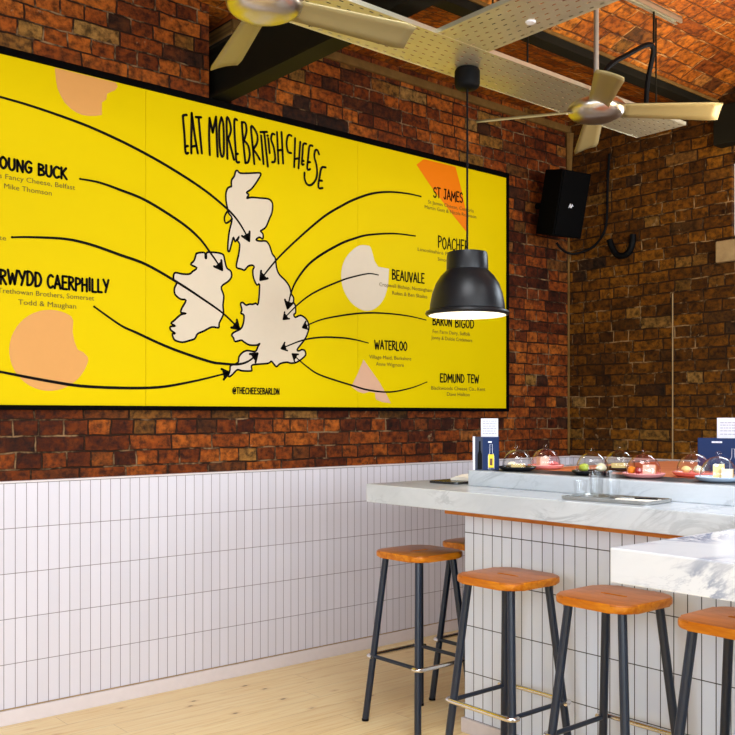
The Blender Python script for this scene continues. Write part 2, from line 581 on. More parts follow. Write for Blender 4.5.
# ------------------------------------------------------------------ the room
WA = 4.25      # brick face of the long wall
WB = 5.53      # brick face of the end wall
X0, Y0 = -2.5, -3.5
TOP = 3.80

bm = B()
box(bm, X0 - 0.3, WB + 0.3, Y0 - 0.3, WA + 0.3, -0.1, 0.0)
struct('floor', bm, M['floor'])

# long wall, with the pocket that takes the end of the girder
bm = B()
GX0, GX1, GZ = 2.528, 2.665, 3.02
box(bm, X0, WB + 0.25, WA, WA + 0.30, -0.02, GZ)
box(bm, X0, GX0, WA, WA + 0.30, GZ, TOP)
box(bm, GX1, WB + 0.25, WA, WA + 0.30, GZ, TOP)
struct('wall_north', bm, M['brick_a'])
bm = B()
box(bm, GX0 - 0.05, GX1 + 0.05, WA + 0.301, WA + 0.34, GZ - 0.05, TOP)
struct('wall_north_pocket', bm, M['black'])

# end wall with a high window
WY0, WY1, WZ0, WZ1 = 1.55, 2.990, 2.475, 2.975
bm = B()
T = WB + 0.25
box(bm, WB, T, Y0, WA, -0.02, WZ0)
box(bm, WB, T, WY1, WA, WZ0, TOP)
box(bm, WB, T, Y0, WY0, WZ0, TOP)
box(bm, WB, T, WY0, WY1, WZ1, TOP)
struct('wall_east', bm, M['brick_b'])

bm = B()
for a in ((WY0, WY0 + 0.04, WZ0, WZ1), (WY1 - 0.012, WY1, WZ0, WZ1), (WY0, WY1, WZ0, WZ0 + 0.03), (WY0, WY1, WZ1 - 0.02, WZ1), (2.25, 2.29, WZ0, WZ1)):
    box(bm, WB + 0.03, WB + 0.08, *a)
win = struct('window_1', bm, M['skirting'])
bm = B()
box(bm, WB + 0.05, WB + 0.056, WY0, WY1, WZ0, WZ1)
obj('pane', bm, M['pane'], win)
bm = B()
box(bm, WB - 0.03, WB + 0.10, WY0 - 0.05, 3.085, WZ0 - 0.135, WZ0, 0.008)
tag(obj('sill', bm, M['stone'], win), label='worn pale stone sill')

# walls behind the camera, with window openings
bm = B()
t = 0.25
xs = [X0 - t]
holes = [(-1.75, -0.05), (0.75, 2.45), (3.25, 4.95)]
for a, b in holes:
    box(bm, xs[-1], a, Y0 - t, Y0, -0.02, TOP)
    box(bm, a, b, Y0 - t, Y0, -0.02, 0.9)
    box(bm, a, b, Y0 - t, Y0, 2.95, TOP)
    xs.append(b)
box(bm, xs[-1], WB + t, Y0 - t, Y0, -0.02, TOP)
struct('wall_south', bm, M['plaster'])
bm = B()
ys = [Y0]
for a, b in ((-2.45, -0.75), (0.35, 2.05)):
    box(bm, X0 - t, X0, ys[-1], a, -0.02, TOP)
    box(bm, X0 - t, X0, a, b, -0.02, 0.9)
    box(bm, X0 - t, X0, a, b, 2.95, TOP)
    ys.append(b)
box(bm, X0 - t, X0, ys[-1], WA + 0.3, -0.02, TOP)
struct('wall_west', bm, M['plaster'])
k = 2
for a, b in holes:
    bm = B()
    for q in ((a, a + 0.05, 0.9, 2.95), (b - 0.05, b, 0.9, 2.95), (a, b, 0.9, 0.95), (a, b, 2.90, 2.95), ((a + b) / 2 - 0.02, (a + b) / 2 + 0.02, 0.9, 2.95), (a, b, 2.2, 2.24)):
        box(bm, q[0], q[1], Y0 - 0.18, Y0 - 0.12, q[2], q[3])
    w_ = struct('window_%d' % k, bm, M['black_steel'])
    bm = B()
    box(bm, a, b, Y0 - 0.153, Y0 - 0.147, 0.9, 2.95)
    obj('pane', bm, M['pane'], w_)
    k += 1
for a, b in ((-2.45, -0.75), (0.35, 2.05)):
    bm = B()
    for q in ((a, a + 0.05, 0.9, 2.95), (b - 0.05, b, 0.9, 2.95), (a, b, 0.9, 0.95), (a, b, 2.90, 2.95), ((a + b) / 2 - 0.02, (a + b) / 2 + 0.02, 0.9, 2.95), (a, b, 2.2, 2.24)):
        box(bm, X0 - 0.18, X0 - 0.12, q[0], q[1], q[2], q[3])
    w_ = struct('window_%d' % k, bm, M['black_steel'])
    bm = B()
    box(bm, X0 - 0.153, X0 - 0.147, a, b, 0.9, 2.95)
    obj('pane', bm, M['pane'], w_)
    k += 1

# brick jack arches of the ceiling: springing from the long wall and from steel beams
BEAMS = [3.12, 1.60, 0.08, -1.44, -2.96]
SPR = 3.36


def arch_pts():
    segs = [((WA + 0.3, 3.47), (3.12, SPR), 0.10)]
    for a, b in zip(BEAMS, BEAMS[1:]):
        segs.append(((a, SPR), (b, SPR), 0.20))
    segs.append(((BEAMS[-1], SPR), (Y0 - 0.25, SPR), 0.08))
    out = []
    for (ya, za), (yb, zb), rise in segs:
        for i in range(16):
            s = i / 16
            out.append((ya + (yb - ya) * s, za + (zb - za) * s + 4 * rise * s * (1 - s)))
    out.append((Y0 - 0.25, SPR))
    return out


bm = B()
pr = arch_pts()
xa, xb = X0 - 0.25, WB
lo = [(bm.verts.new((xa, y, z)), bm.verts.new((xb, y, z))) for y, z in pr]
hi = [(bm.verts.new((xa, y, z + 0.12)), bm.verts.new((xb, y, z + 0.12))) for y, z in pr]
for i in range(len(pr) - 1):
    bm.faces.new((lo[i][0], lo[i][1], lo[i + 1][1], lo[i + 1][0]))
    bm.faces.new((hi[i][0], hi[i + 1][0], hi[i + 1][1], hi[i][1]))
    bm.faces.new((lo[i][0], lo[i + 1][0], hi[i + 1][0], hi[i][0]))
    bm.faces.new((lo[i][1], hi[i][1], hi[i + 1][1], lo[i + 1][1]))
struct('ceiling', bm, M['brick_c'], True)


def ibeam_y(bm, xc, y0, y1, z0, z1, w, tf=0.018, tw=0.012):
    box(bm, xc - w / 2, xc + w / 2, y0, y1, z0, z0 + tf)
    box(bm, xc - w / 2, xc + w / 2, y0, y1, z1 - tf, z1)
    box(bm, xc - tw / 2, xc + tw / 2, y0, y1, z0 + tf, z1 - tf)


# steel beams carrying the arches
for i, yb in enumerate(BEAMS):
    bm = B()
    box(bm, X0, WB, yb - 0.040, yb + 0.040, 3.305, 3.320)
    box(bm, X0, WB, yb - 0.030, yb + 0.030, 3.320, 3.372)
    struct('trim_%d' % (i + 1), bm, M['black_steel'])
# the deep girder that runs out of the long wall
bm = B()
ibeam_y(bm, 2.590, Y0, WA + 0.28, 3.030, 3.300, 0.110)
struct('trim_6', bm, M['black_steel'])
# lime band under the springing of the vault, and the lime joint up the corner
bm = B()
box(bm, GX1 + 0.0, WB, WA - 0.020, WA + 0.01, 3.425, 3.475, 0.006)
struct('trim_7', bm, M['lime'])
bm = B()
tube(bm, [(WB - 0.004, WA - 0.004, 1.1), (WB - 0.004, WA - 0.004, 2.0), (WB - 0.004, WA - 0.004, 2.95)], 0.009, 8)
tube(bm, [(WB - 0.006, WA - 0.006, 2.95), (WB - 0.010, WA - 0.012, 3.15), (WB - 0.012, WA - 0.02, 3.42)], [0.009, 0.022, 0.032], 8)
struct('trim_8', bm, M['lime'], True)
# springing line of mortar over the beam
bm = B()
box(bm, 2.72, WB, 3.074, 3.084, 3.350, 3.368, 0.002)
struct('trim_9', bm, M['lime'])
# dark block over the high window
bm = B()
box(bm, WB - 0.10, WB, 1.2, 3.06, 3.06, 3.30, 0.004)
struct('trim_10', bm, M['black_steel'])

# tiled dado with its skirting
bm = B()
box(bm, X0, WB, WA - 0.03, WA, 0.0, 1.076, 0.002)
struct('trim_11', bm, M['tile_wall'])
bm = B()
box(bm, WB - 0.02, WB, Y0, WA - 0.03, 0.0, 1.076, 0.002)
struct('trim_12', bm, M['tile_wall_b'])
bm = B()
box(bm, X0, WB - 0.02, WA - 0.045, WA - 0.03, 0.0, 0.066, 0.003)
struct('baseboard_north', bm, M['skirting'])
bm = B()
box(bm, X0, WB - 0.02, WA - 0.036, WA, 1.076, 1.084, 0.001)
struct('trim_13', bm, M['skirting'])
bm = B()
box(bm, WB - 0.026, WB, Y0, WA - 0.036, 1.076, 1.088, 0.001)
struct('trim_14', bm, M['skirting'])
bm = B()
box(bm, X0, WB - 0.02, WA - 0.034, WA - 0.029, 0.066, 0.071)
struct('trim_15', bm, M['stone'])

# ------------------------------------------------------------------ the poster
PF = 4.220     # face of the print
SA, CA = math.sin(YAW), math.cos(YAW)


def sx(px, py):
    """where a point of the artwork lies on the poster: (x, z)"""
    tt = (px - 367.5) / FPX
    s = PF / (CA - SA * tt)
    return ((SA + CA * tt) * s, CAM_H + (415 - py) / FPX * s)


def catmull(pts, sub=6):
    if len(pts) < 3:
        return pts
    out = []
    P_ = [pts[0]] + list(pts) + [pts[-1]]
    for i in range(1, len(P_) - 2):
        p0, p1, p2, p3 = P_[i - 1], P_[i], P_[i + 1], P_[i + 2]
        for k_ in range(sub):
            s = k_ / sub
            out.append(tuple(0.5 * ((2 * b) + (-a + c) * s + (2 * a - 5 * b + 4 * c - d) * s * s + (-a + 3 * b - 3 * c + d) * s ** 3)
                             for a, b, c, d in zip(p0, p1, p2, p3)))
    out.append(pts[-1])
    return out


def ribbon(bm, pts, w, y, cap=True, taper=False):
    """a flat inked stroke on the print, pts in (x, z)"""
    q = [Vector(p) for p in pts]
    q = [p for i, p in enumerate(q) if i == 0 or (p - q[i - 1]).length > 1e-5]
    if len(q) < 2:
        return
    L, R = [], []
    for i, p in enumerate(q):
        a = q[max(i - 1, 0)]
        b = q[min(i + 1, len(q) - 1)]
        d = b - a
        if d.length < 1e-6:
            d = q[i] - q[i - 1]
        d.normalize()
        nn = Vector((-d.y, d.x))
        ww = w / 2
        if taper:
            s = i / (len(q) - 1)
            ww *= 0.75 + 0.5 * math.sin(PI * s)
        L.append(bm.verts.new((p.x + nn.x * ww, y, p.y + nn.y * ww)))
        R.append(bm.verts.new((p.x - nn.x * ww, y, p.y - nn.y * ww)))
    for i in range(len(q) - 1):
        bm.faces.new((L[i], R[i], R[i + 1], L[i + 1]))
    if cap:
        for p in (q[0], q[-1]):
            vs = [bm.verts.new((p.x + w / 2 * math.cos(2 * PI * k_ / 8), y, p.y + w / 2 * math.sin(2 * PI * k_ / 8))) for k_ in range(8)]
            bm.faces.new(vs)


def fill(bm, pts, y):
    f = bm.faces.new([bm.verts.new((p[0], y, p[1])) for p in pts])
    f.normal_update()
    bmesh.ops.triangulate(bm, faces=[f])


def flip_to_room(bm):
    for f in bm.faces:
        f.normal_update()
        if f.normal.y > 0:
            f.normal_flip()


def flat(name, bm, mat, parent):
    flip_to_room(bm)
    me = bpy.data.meshes.new(name)
    bm.to_mesh(me)
    bm.free()
    me.materials.append(mat)
    o = bpy.data.objects.new(name, me)
    COL.objects.link(o)
    o.parent = parent
    return o


poster = thing('poster', 'huge yellow poster with a hand-drawn map, in a black frame on the brick wall', 'poster')
PZ0, PZ1 = 1.425, 2.982
edges = [4.815, 3.510, 2.153, 0.796, -0.561]
for a, b in zip(edges[1:], edges):
    bm = B()
    box(bm, a + 0.0008, b - 0.0008, PF, PF + 0.022, PZ0, PZ1)
    obj('panel', bm, M['yellow'], poster)
bm = B()
fw = 0.022
box(bm, edges[-1] - fw, edges[0] + fw, PF - 0.008, WA, PZ1, PZ1 + fw * 1.5)
box(bm, edges[-1] - fw, edges[0] + fw, PF - 0.008, WA, PZ0 - fw, PZ0)
box(bm, edges[0], edges[0] + fw, PF - 0.008, WA, PZ0, PZ1)
box(bm, edges[-1] - fw, edges[-1], PF - 0.008, WA, PZ0, PZ1)
obj('frame', bm, M['frame_black'], poster)


def zp(o, s, pts):
    return [(o[0] + x / s, o[1] + y / s) for x, y in pts]


def on(pts):
    return [sx(*p) for p in pts]


Y1, Y2, Y3 = PF - 0.0008, PF - 0.0016, PF - 0.0024
ELL = lambda cx, cy, rx, ry, n=40: [(cx + rx * math.cos(2 * PI * i / n), cy + ry * math.sin(2 * PI * i / n)) for i in range(n)]

# coloured cheese shapes
bm = B()
fill(bm, on(zp((0, 0), 5.654, [(310, 383), (316, 450), (325, 500), (345, 545), (365, 580), (400, 615), (430, 635), (465, 650), (500, 655), (540, 655), (575, 650), (575, 615), (575, 580), (600, 562), (605, 530), (630, 518), (650, 510), (665, 490), (655, 468)])), Y1)
tag(flat('peach_shape', bm, M['peach'], poster), label='peach cheese round under the top frame')
bm = B()
cc = [(145 + 118 * math.cos(a), 442 + 119 * math.sin(a)) for a in [math.radians(d) for d in range(15, 305, 8)]]
fill(bm, on(zp((0, 200), 2.94, cc + [(215, 355), (213, 388), (218, 415), (228, 440), (245, 448), (258, 462)])), Y1)
tag(flat('peach_shape', bm, M['peach'], poster), label='bitten peach cheese round below the cheese names')
bm = B()
fill(bm, on(catmull(zp((330, 230), 6.125, [(240, 97), (180, 95), (120, 140), (80, 205), (68, 290), (88, 380), (140, 455), (215, 495), (280, 478), (330, 420), (355, 340)]), 4)
         + zp((330, 230), 6.125, [(361, 238), (330, 232), (295, 225), (272, 190), (262, 150), (250, 110)])), Y1)
tag(flat('cream_shape', bm, M['cream'], poster), label='bitten cream cheese round')
bm = B()
fill(bm, on(zp((330, 300), 6.125, [(205, 365), (170, 450), (130, 530), (170, 560), (205, 572), (240, 562), (275, 568), (280, 608), (320, 625), (372, 632), (340, 570), (300, 500), (250, 430)])), Y1)
tag(flat('pink_shape', bm, M['pink_print'], poster), label='pink cheese wedge')
bm = B()
fill(bm, on(zp((400, 150), 6.125, [(100, 90), (145, 56), (340, 103), (375, 240), (414, 420), (405, 500), (340, 420), (190, 225)])), Y1)
tag(flat('orange_shape', bm, M['orange_print'], poster), label='orange cheese wedge in the upper corner')

# map
z2 = lambda p: zp((215, 160), 7.35, p)
z3 = lambda p: zp((220, 250), 7.35, p)
z4 = lambda p: zp((220, 310), 7.35, p)
zi = lambda p: zp((160, 240), 7.35, p)
britain = (z2([(120, 195), (120, 150), (140, 120), (150, 85), (165, 78), (185, 97), (255, 97), (325, 95), (335, 110), (300, 170), (265, 215), (230, 240),
               (248, 255), (232, 282), (265, 275), (330, 280), (395, 288), (422, 320), (418, 385), (400, 430), (375, 490), (345, 515), (333, 522), (352, 545), (350, 580),
               (325, 568), (300, 588), (330, 596), (375, 597), (400, 630), (420, 690)])
           + z3([(405, 60), (415, 130), (435, 180), (480, 225), (510, 270), (522, 320), (540, 350), (540, 385), (553, 410), (555, 460), (541, 475), (553, 495), (590, 480), (625, 500),
                 (645, 530), (653, 570), (640, 620), (620, 660)])
           + z4([(600, 245), (565, 292), (580, 300), (600, 291), (622, 299), (629, 330), (600, 360), (560, 385), (520, 391), (490, 384), (440, 395), (415, 417), (395, 398), (375, 377), (350, 393),
                 (240, 403), (232, 430), (228, 448), (160, 447), (125, 440), (85, 480), (60, 488), (72, 440), (78, 408), (130, 388), (138, 345), (165, 312), (200, 298), (245, 305), (265, 299), (278, 268),
                 (292, 246), (270, 258), (215, 257), (175, 235), (155, 222), (110, 232), (98, 205), (85, 185), (100, 165)])
           + z3([(150, 580), (170, 540), (175, 480), (152, 465), (160, 440), (150, 397), (165, 385), (190, 405), (215, 398), (240, 399), (262, 391), (280, 395), (290, 255), (270, 258),
                 (245, 205), (240, 150), (250, 125), (235, 112), (205, 120), (180, 148), (155, 140), (120, 128), (125, 80), (135, 40)])
           + z2([(165, 725), (175, 680), (180, 620), (165, 592), (178, 562), (156, 590), (146, 600), (135, 568), (125, 600), (112, 650), (104, 672), (93, 664), (95, 600), (105, 520), (124, 432),
                 (98, 390), (90, 350), (80, 300), (80, 240), (95, 205)]))
ireland = zi([(265, 100), (290, 93), (328, 95), (332, 132), (340, 132), (342, 95), (370, 90), (430, 95), (465, 110), (475, 150), (490, 205), (520, 230), (525, 270), (500, 305), (450, 345), (468, 410),
              (462, 480), (465, 545), (435, 610), (430, 645), (380, 640), (320, 670), (275, 690), (255, 725), (220, 738), (165, 752), (115, 740), (98, 722), (90, 690), (112, 688), (78, 662), (75, 637),
              (112, 632), (80, 613), (105, 590), (150, 550), (192, 540), (153, 533), (160, 500), (190, 443), (150, 435), (110, 400), (105, 355), (122, 315), (100, 290), (100, 255), (115, 240), (165, 250),
              (215, 250), (240, 230), (270, 205), (225, 180), (250, 150)])
isle = z2([(96, 372), (80, 392), (68, 425), (72, 455), (82, 464), (102, 454), (126, 432)])
for land, nm in ((britain, 'map of Great Britain in cream'), (ireland, 'map of Ireland in cream')):
    bm = B()
    # the cream ink sits a touch to one side of its outline, as printed
    fill(bm, on([(x - 0.6, y + 0.2) for x, y in land]), PF - 0.0011)
    tag(flat('map_land', bm, M['cream'], poster), label=nm)
    bm = B()
    ribbon(bm, on(catmull(land + [land[0]], 3)), 0.0105, Y2)
    if land is britain:
        ribbon(bm, on(catmull(isle, 3)), 0.0105, Y2)
    flat('map_outline', bm, M['ink'], poster)

# arrows
arrows = [
    [(-16, 92.8), (0, 97), (34, 107), (80, 123.2), (112, 137), (143, 152.5), (173.5, 170), (204, 190), (227, 209), (237, 220), (244, 231), (249, 241)],
    [(80, 179), (99, 182.6), (120, 190), (146, 200.7), (180, 222), (198.8, 238), (211.7, 255), (222, 270)],
    [(12, 237.3), (32.6, 237.3), (65, 239), (90, 244.5), (120, 255), (146, 264.6), (177.5, 282.6), (200.8, 297.8), (223, 313.5), (239, 329)],
    [(94, 306.7), (120, 325), (136, 332.6), (170, 348), (207.5, 361), (222, 363.6), (238, 364.3), (248.6, 361), (257.4, 353.5)],
    [(-30, 366), (0, 371.8), (48, 381), (88, 386.6), (150, 387.8), (190, 382), (229, 372.6)],
    [(420.7, 196.5), (407, 193.6), (389.6, 192), (372, 193.6), (354, 199.6), (340, 206.7), (324, 216.5), (302, 235), (278, 258), (260, 280)],
    [(415, 236), (393, 233.6), (368, 235), (354, 238.6), (340, 244), (320, 255.4), (307, 266), (296, 281), (290.7, 293.5), (287.3, 308.5)],
    [(378, 275), (368, 273.7), (350.6, 277.5), (340, 281), (320, 289.5), (307, 297), (295, 307), (283, 319.4)],
    [(425.7, 320), (407, 315.8), (382.5, 313.2), (361, 313.2), (340, 315.8), (320, 320), (302.3, 327.5)],
    [(368, 343), (354, 339.5), (340, 337.7), (320, 337.4), (301.6, 340.5), (281, 348.6)],
    [(426.7, 382), (410.8, 388), (389.6, 392), (368, 390), (350.6, 385), (320, 375), (305.7, 365.8), (292, 354)],
]
for i, a in enumerate(arrows):
    bm = B()
    c = on(catmull(a, 6))
    wd = 0.0115 if i < 7 else 0.0085
    ribbon(bm, c, wd, Y3, True, True)
    tip, back = Vector(c[-1]), Vector(c[-4])
    d = (tip - back).normalized()
    hl = 0.050 if i < 7 else 0.042
    for sgn in (1, -1):
        e = Matrix.Rotation(sgn * math.radians(34), 2) @ (-d)
        ribbon(bm, [tip, tip + e * hl * 0.5, tip + e * hl], wd * 1.15, Y3)
    if True:
        nn = Vector((-d.y, d.x))
        fill(bm, [tip + d * 0.004, tip - d * hl * 0.78 + nn * hl * 0.36, tip - d * hl * 0.78 - nn * hl * 0.36], Y3)
    flat('arrow', bm, M['ink'], poster)

# headline, brush capitals
T1 = lambda p: zp((175, 100), 9.1875, p)
T2 = lambda p: zp((245, 120), 8.1667, p)
title = [T1(p) for p in (
    [(105, 138), (75, 143), (72, 165), (85, 320), (95, 480), (118, 487)], [(95, 428), (116, 423)],
    [(148, 490), (148, 330), (152, 120)], [(152, 120), (180, 330), (208, 490)], [(150, 430), (197, 420)],
    [(190, 158), (238, 160)], [(215, 160), (230, 330), (245, 490)],
    [(318, 505), (312, 330), (316, 165)], [(316, 165), (345, 300)], [(345, 300), (376, 155)], [(376, 155), (382, 340), (390, 520)],
    [(425, 160), (405, 250), (408, 400), (420, 500), (433, 520), (446, 490), (447, 350), (442, 220), (425, 160)],
    [(480, 540), (475, 350), (474, 165), (500, 200), (512, 280), (488, 352)], [(488, 352), (515, 450), (540, 550)],
    [(568, 185), (545, 182), (545, 300), (555, 450), (563, 565), (588, 572)], [(558, 500), (576, 495)],
    [(612, 205), (622, 350), (645, 580)], [(612, 205), (645, 215), (655, 290), (632, 372)], [(632, 372), (670, 420), (685, 500), (670, 570), (645, 580)])]
title += [T2(p) for p in (
    [(75, 360), (60, 200), (48, 55), (78, 78), (100, 130), (96, 190), (65, 240)], [(65, 240), (95, 280), (120, 325)],
    [(130, 128), (150, 360)], [(125, 100), (178, 98)], [(155, 100), (185, 380)], [(188, 150), (200, 270)], [(180, 129), (186, 127)],
    [(238, 118), (220, 115), (212, 160), (232, 220), (245, 300), (240, 340), (220, 345)],
    [(260, 100), (272, 355)], [(297, 100), (310, 355)], [(265, 250), (302, 245)],
    [(378, 130), (360, 122), (345, 140), (338, 200), (350, 260), (375, 270)],
    [(408, 150), (400, 385)], [(450, 180), (435, 395)], [(402, 320), (440, 312)],
    [(498, 195), (475, 200), (468, 280), (462, 360), (478, 362)], [(467, 335), (478, 335)],
    [(550, 212), (525, 215), (515, 300), (507, 400), (530, 402)], [(512, 345), (530, 345)],
    [(603, 280), (590, 248), (572, 250), (565, 300), (580, 360), (588, 430), (575, 490), (540, 530), (505, 525), (485, 480), (485, 430)],
    [(657, 388), (625, 390), (610, 450), (598, 550), (632, 556)], [(606, 495), (628, 497)])]
bm = B()
for p in title:
    ribbon(bm, on(catmull(p, 4)), 0.0135, Y3)
tag(flat('headline_lettering', bm, M['ink'], poster), label='tall brush capitals reading EAT MORE BRITISH CHEESE')

# a small brush alphabet for the cheese names: (width, strokes) in a unit-high box
GL = {
    'A': (.62, [[(0, 0), (.3, 1)], [(.3, 1), (.62, 0)], [(.12, .34), (.52, .34)]]),
    'B': (.55, [[(.05, 0), (.05, 1)], [(.05, 1), (.42, .92), (.45, .68), (.08, .54)], [(.08, .54), (.5, .42), (.52, .12), (.05, 0)]]),
    'C': (.55, [[(.55, .88), (.32, 1), (.06, .75), (.03, .3), (.25, 0), (.55, .14)]]),
    'D': (.6, [[(.05, 0), (.05, 1)], [(.05, 1), (.4, .92), (.6, .5), (.4, .08), (.05, 0)]]),
    'E': (.5, [[(.5, 1), (.05, 1)], [(.05, 1), (.05, 0)], [(.05, 0), (.5, 0)], [(.05, .52), (.42, .52)]]),
    'G': (.6, [[(.58, .88), (.32, 1), (.06, .72), (.04, .28), (.28, 0), (.56, .16), (.58, .45)], [(.36, .45), (.6, .45)]]),
    'H': (.6, [[(.05, 0), (.05, 1)], [(.55, 0), (.55, 1)], [(.05, .5), (.55, .52)]]),
    'I': (.16, [[(.08, 0), (.08, 1)]]),
    'J': (.45, [[(.1, 1), (.45, 1)], [(.34, 1), (.34, .2), (.18, 0), (.02, .15)]]),
    'K': (.58, [[(.05, 0), (.05, 1)], [(.52, 1), (.08, .46)], [(.14, .52), (.58, 0)]]),
    'L': (.46, [[(.05, 1), (.05, 0)], [(.05, 0), (.46, 0)]]),
    'M': (.8, [[(.04, 0), (.08, 1)], [(.08, 1), (.4, .35)], [(.4, .35), (.72, 1)], [(.72, 1), (.78, 0)]]),
    'N': (.62, [[(.05, 0), (.05, 1)], [(.05, 1), (.56, 0)], [(.56, 0), (.57, 1)]]),
    'O': (.62, [[(.3, 1), (.06, .75), (.05, .28), (.3, 0), (.56, .25), (.57, .72), (.3, 1)]]),
    'P': (.52, [[(.06, 0), (.06, 1)], [(.06, 1), (.44, .92), (.48, .62), (.08, .46)]]),
    'R': (.56, [[(.06, 0), (.06, 1)], [(.06, 1), (.44, .92), (.46, .64), (.08, .5)], [(.2, .5), (.56, 0)]]),
    'S': (.52, [[(.5, .88), (.28, 1), (.05, .8), (.12, .58), (.42, .44), (.5, .2), (.26, 0), (.02, .12)]]),
    'T': (.56, [[(0, 1), (.56, 1)], [(.28, 1), (.28, 0)]]),
    'U': (.6, [[(.05, 1), (.06, .25), (.3, 0), (.54, .25), (.55, 1)]]),
    'V': (.58, [[(0, 1), (.29, 0)], [(.29, 0), (.58, 1)]]),
    'W': (.85, [[(0, 1), (.2, 0)], [(.2, 0), (.42, .75)], [(.42, .75), (.64, 0)], [(.64, 0), (.85, 1)]]),
    'Y': (.58, [[(0, 1), (.29, .48)], [(.58, 1), (.24, 0)]]),
    '@': (.8, [[(.55, .62), (.35, .66), (.28, .4), (.42, .28), (.55, .45), (.57, .66)], [(.57, .66), (.6, .3), (.75, .4), (.74, .8), (.42, 1), (.06, .7), (.06, .25), (.35, -.04), (.68, .05)]]),
    ' ': (.30, []),
}


def brush(text, px0, px1, ybase, hpx, stroke, mat='ink', gap=0.18, name='name_lettering', jit=0.05):
    """brush capitals set level on the poster between two points of the artwork"""
    x0, z0 = sx(px0, ybase)
    x1, _ = sx(px1, ybase)
    _, z1 = sx(px0, ybase - hpx)
    h = z1 - z0
    tot = sum(GL[c][0] + gap for c in text) - gap
    k_ = (x1 - x0) / tot
    rnd = random.Random(text)
    bm = B()
    cur = x0
    for c in text:
        w_, st = GL[c]
        dz = rnd.uniform(-jit, jit) * h
        for s in st:
            pts = [(cur + a * k_, z0 + dz + b * h) for a, b in s]
            ribbon(bm, catmull(pts, 4) if len(pts) > 2 else pts, stroke, Y3)
        cur += (w_ + gap) * k_
    return tag(flat(name, bm, M[mat], poster), label='brush capitals reading ' + text)


brush('YOUNG BUCK', -8.5, 66.5, 166.8, 11.4, 0.0118)
brush('GORWYDD', -17.5, 41, 281.8, 14.2, 0.0118)
brush('CAERPHILLY', 47.5, 108.3, 287.4, 12.8, 0.0118)
brush('ST JAMES', 433.3, 462.3, 196.9, 9.8, 0.0092)
brush('POACHER', 438, 468, 247.6, 11.4, 0.0092)
brush('BEAUVALE', 392, 424, 279.6, 9.6, 0.0092)
brush('BARON', 432.5, 451.5, 324.6, 8.4, 0.0092)
brush('BIGOD', 455, 473.5, 326.8, 8.4, 0.0092)
brush('WATERLOO', 374.5, 406.7, 348.8, 8.6, 0.0092)
brush('EDMUND TEW', 440, 478.5, 381.8, 8.0, 0.0092)
brush('@THECHEESEBARLDN', 232.5, 279, 393.6, 6.0, 0.0062, gap=0.2, name='handle_lettering', jit=0.03)


def small(text, px0, px1, ybase, capx):
    x0, z0 = sx(px0, ybase)
    x1, _ = sx(px1, ybase)
    _, z1 = sx(px0, ybase - capx)
    cu = bpy.data.curves.new('caption', 'FONT')
    cu.body = text
    cu.resolution_u = 3
    to = bpy.data.objects.new('caption', cu)
    COL.objects.link(to)
    dg = bpy.context.evaluated_depsgraph_get()
    dg.update()
    me = bpy.data.meshes.new_from_object(to.evaluated_get(dg))
    bpy.data.objects.remove(to)
    bpy.data.curves.remove(cu)
    xs_ = [v.co.x for v in me.vertices]
    lo_, hi_ = min(xs_), max(xs_)
    kx = (x1 - x0) / (hi_ - lo_)
    kz = (z1 - z0) / 0.70
    for v in me.vertices:
        v.co = Vector((x0 + (v.co.x - lo_) * kx, Y3, z0 + v.co.y * kz))
    bm = B()
    bm.from_mesh(me)
    bpy.data.meshes.remove(me)
    return tag(flat('caption_lettering', bm, M['ink_small'], poster), label='small caption reading ' + text)


small("Mike's Fancy Cheese, Belfast", -19, 75, 175.0, 5.2)
small('Mike Thomson', 4, 51.5, 188.4, 5.2)
small('Trethowan Brothers, Somerset', -2.5, 94, 292.6, 5.2)
small('Todd & Maughan', 18, 76, 304.4, 5.2)
small('te', -1, 6, 239.8, 4.8)
small('St James Cheese, Cumbria', 427.8, 473.5, 203.4, 3.6)
small('Martin Gott & Nicola Robinson', 424.5, 476, 208.4, 3.6)
small('Lincolnshire Poacher Cheese', 417.5, 478, 250.8, 3.6)
small('Simon & Tim Jones', 437.5, 468, 260.6, 3.6)
small('Cropwell Bishop, Nottingham', 379, 432, 286.0, 3.7)
small('Robin & Ben Skailes', 392, 427, 294.6, 3.7)
small('Fen Farm Dairy, Suffolk', 432.5, 470, 333.0, 3.7)
small('Jonny & Dulcie Crickmore', 431, 472, 339.2, 3.7)
small('Village Maid, Berkshire', 369, 411, 358.4, 3.7)
small('Anne Wigmore', 375.7, 403.5, 365.6, 3.7)
small('Blackwoods Cheese Co., Kent', 431, 485, 389.6, 3.7)
small('Dave Holton', 446.7, 469.5, 395.9, 3.7)

# ------------------------------------------------------------------ the bar
CT = 1.066      # counter top
ST = 0.0825
BX = 2.967
BY = 2.838
BY0 = 0.30
bm = B()
box(bm, BX, 4.60, BY0, BY, 0.063, 0.955)
bar = thing('bar_island', 'long bar island faced with white upright tiles and a grey marble counter', 'bar')
obj('tiled_base', bm, M['tile_bar'], bar)
bm = B()
box(bm, BX - 0.012, 4.60, BY0, BY + 0.012, 0.0, 0.063, 0.003)
obj('plinth', bm, M['skirting'], bar)
bm = B()
box(bm, 2.868, 4.62, BY0, BY + 0.026, 0.955, CT - ST, 0.003)
tag(obj('plywood_rail', bm, M['ply'], bar), label='orange plywood rail under the marble')
bm = B()
box(bm, 2.767, 4.66, BY0, 3.266, CT - ST, CT, 0.004)
tag(obj('marble_counter', bm, M['marble'], bar), label='thick grey marble counter')
LX, LY, LZ = 3.045, 2.892, 1.134
bm = B()
box(bm, LX, LX + 0.050, BY0, LY, CT, LZ, 0.004)
box(bm, LX + 0.050, 4.60, LY - 0.085, LY, CT, LZ, 0.004)
box(bm, 4.515, 4.60, BY0, LY - 0.085, CT, LZ, 0.004)
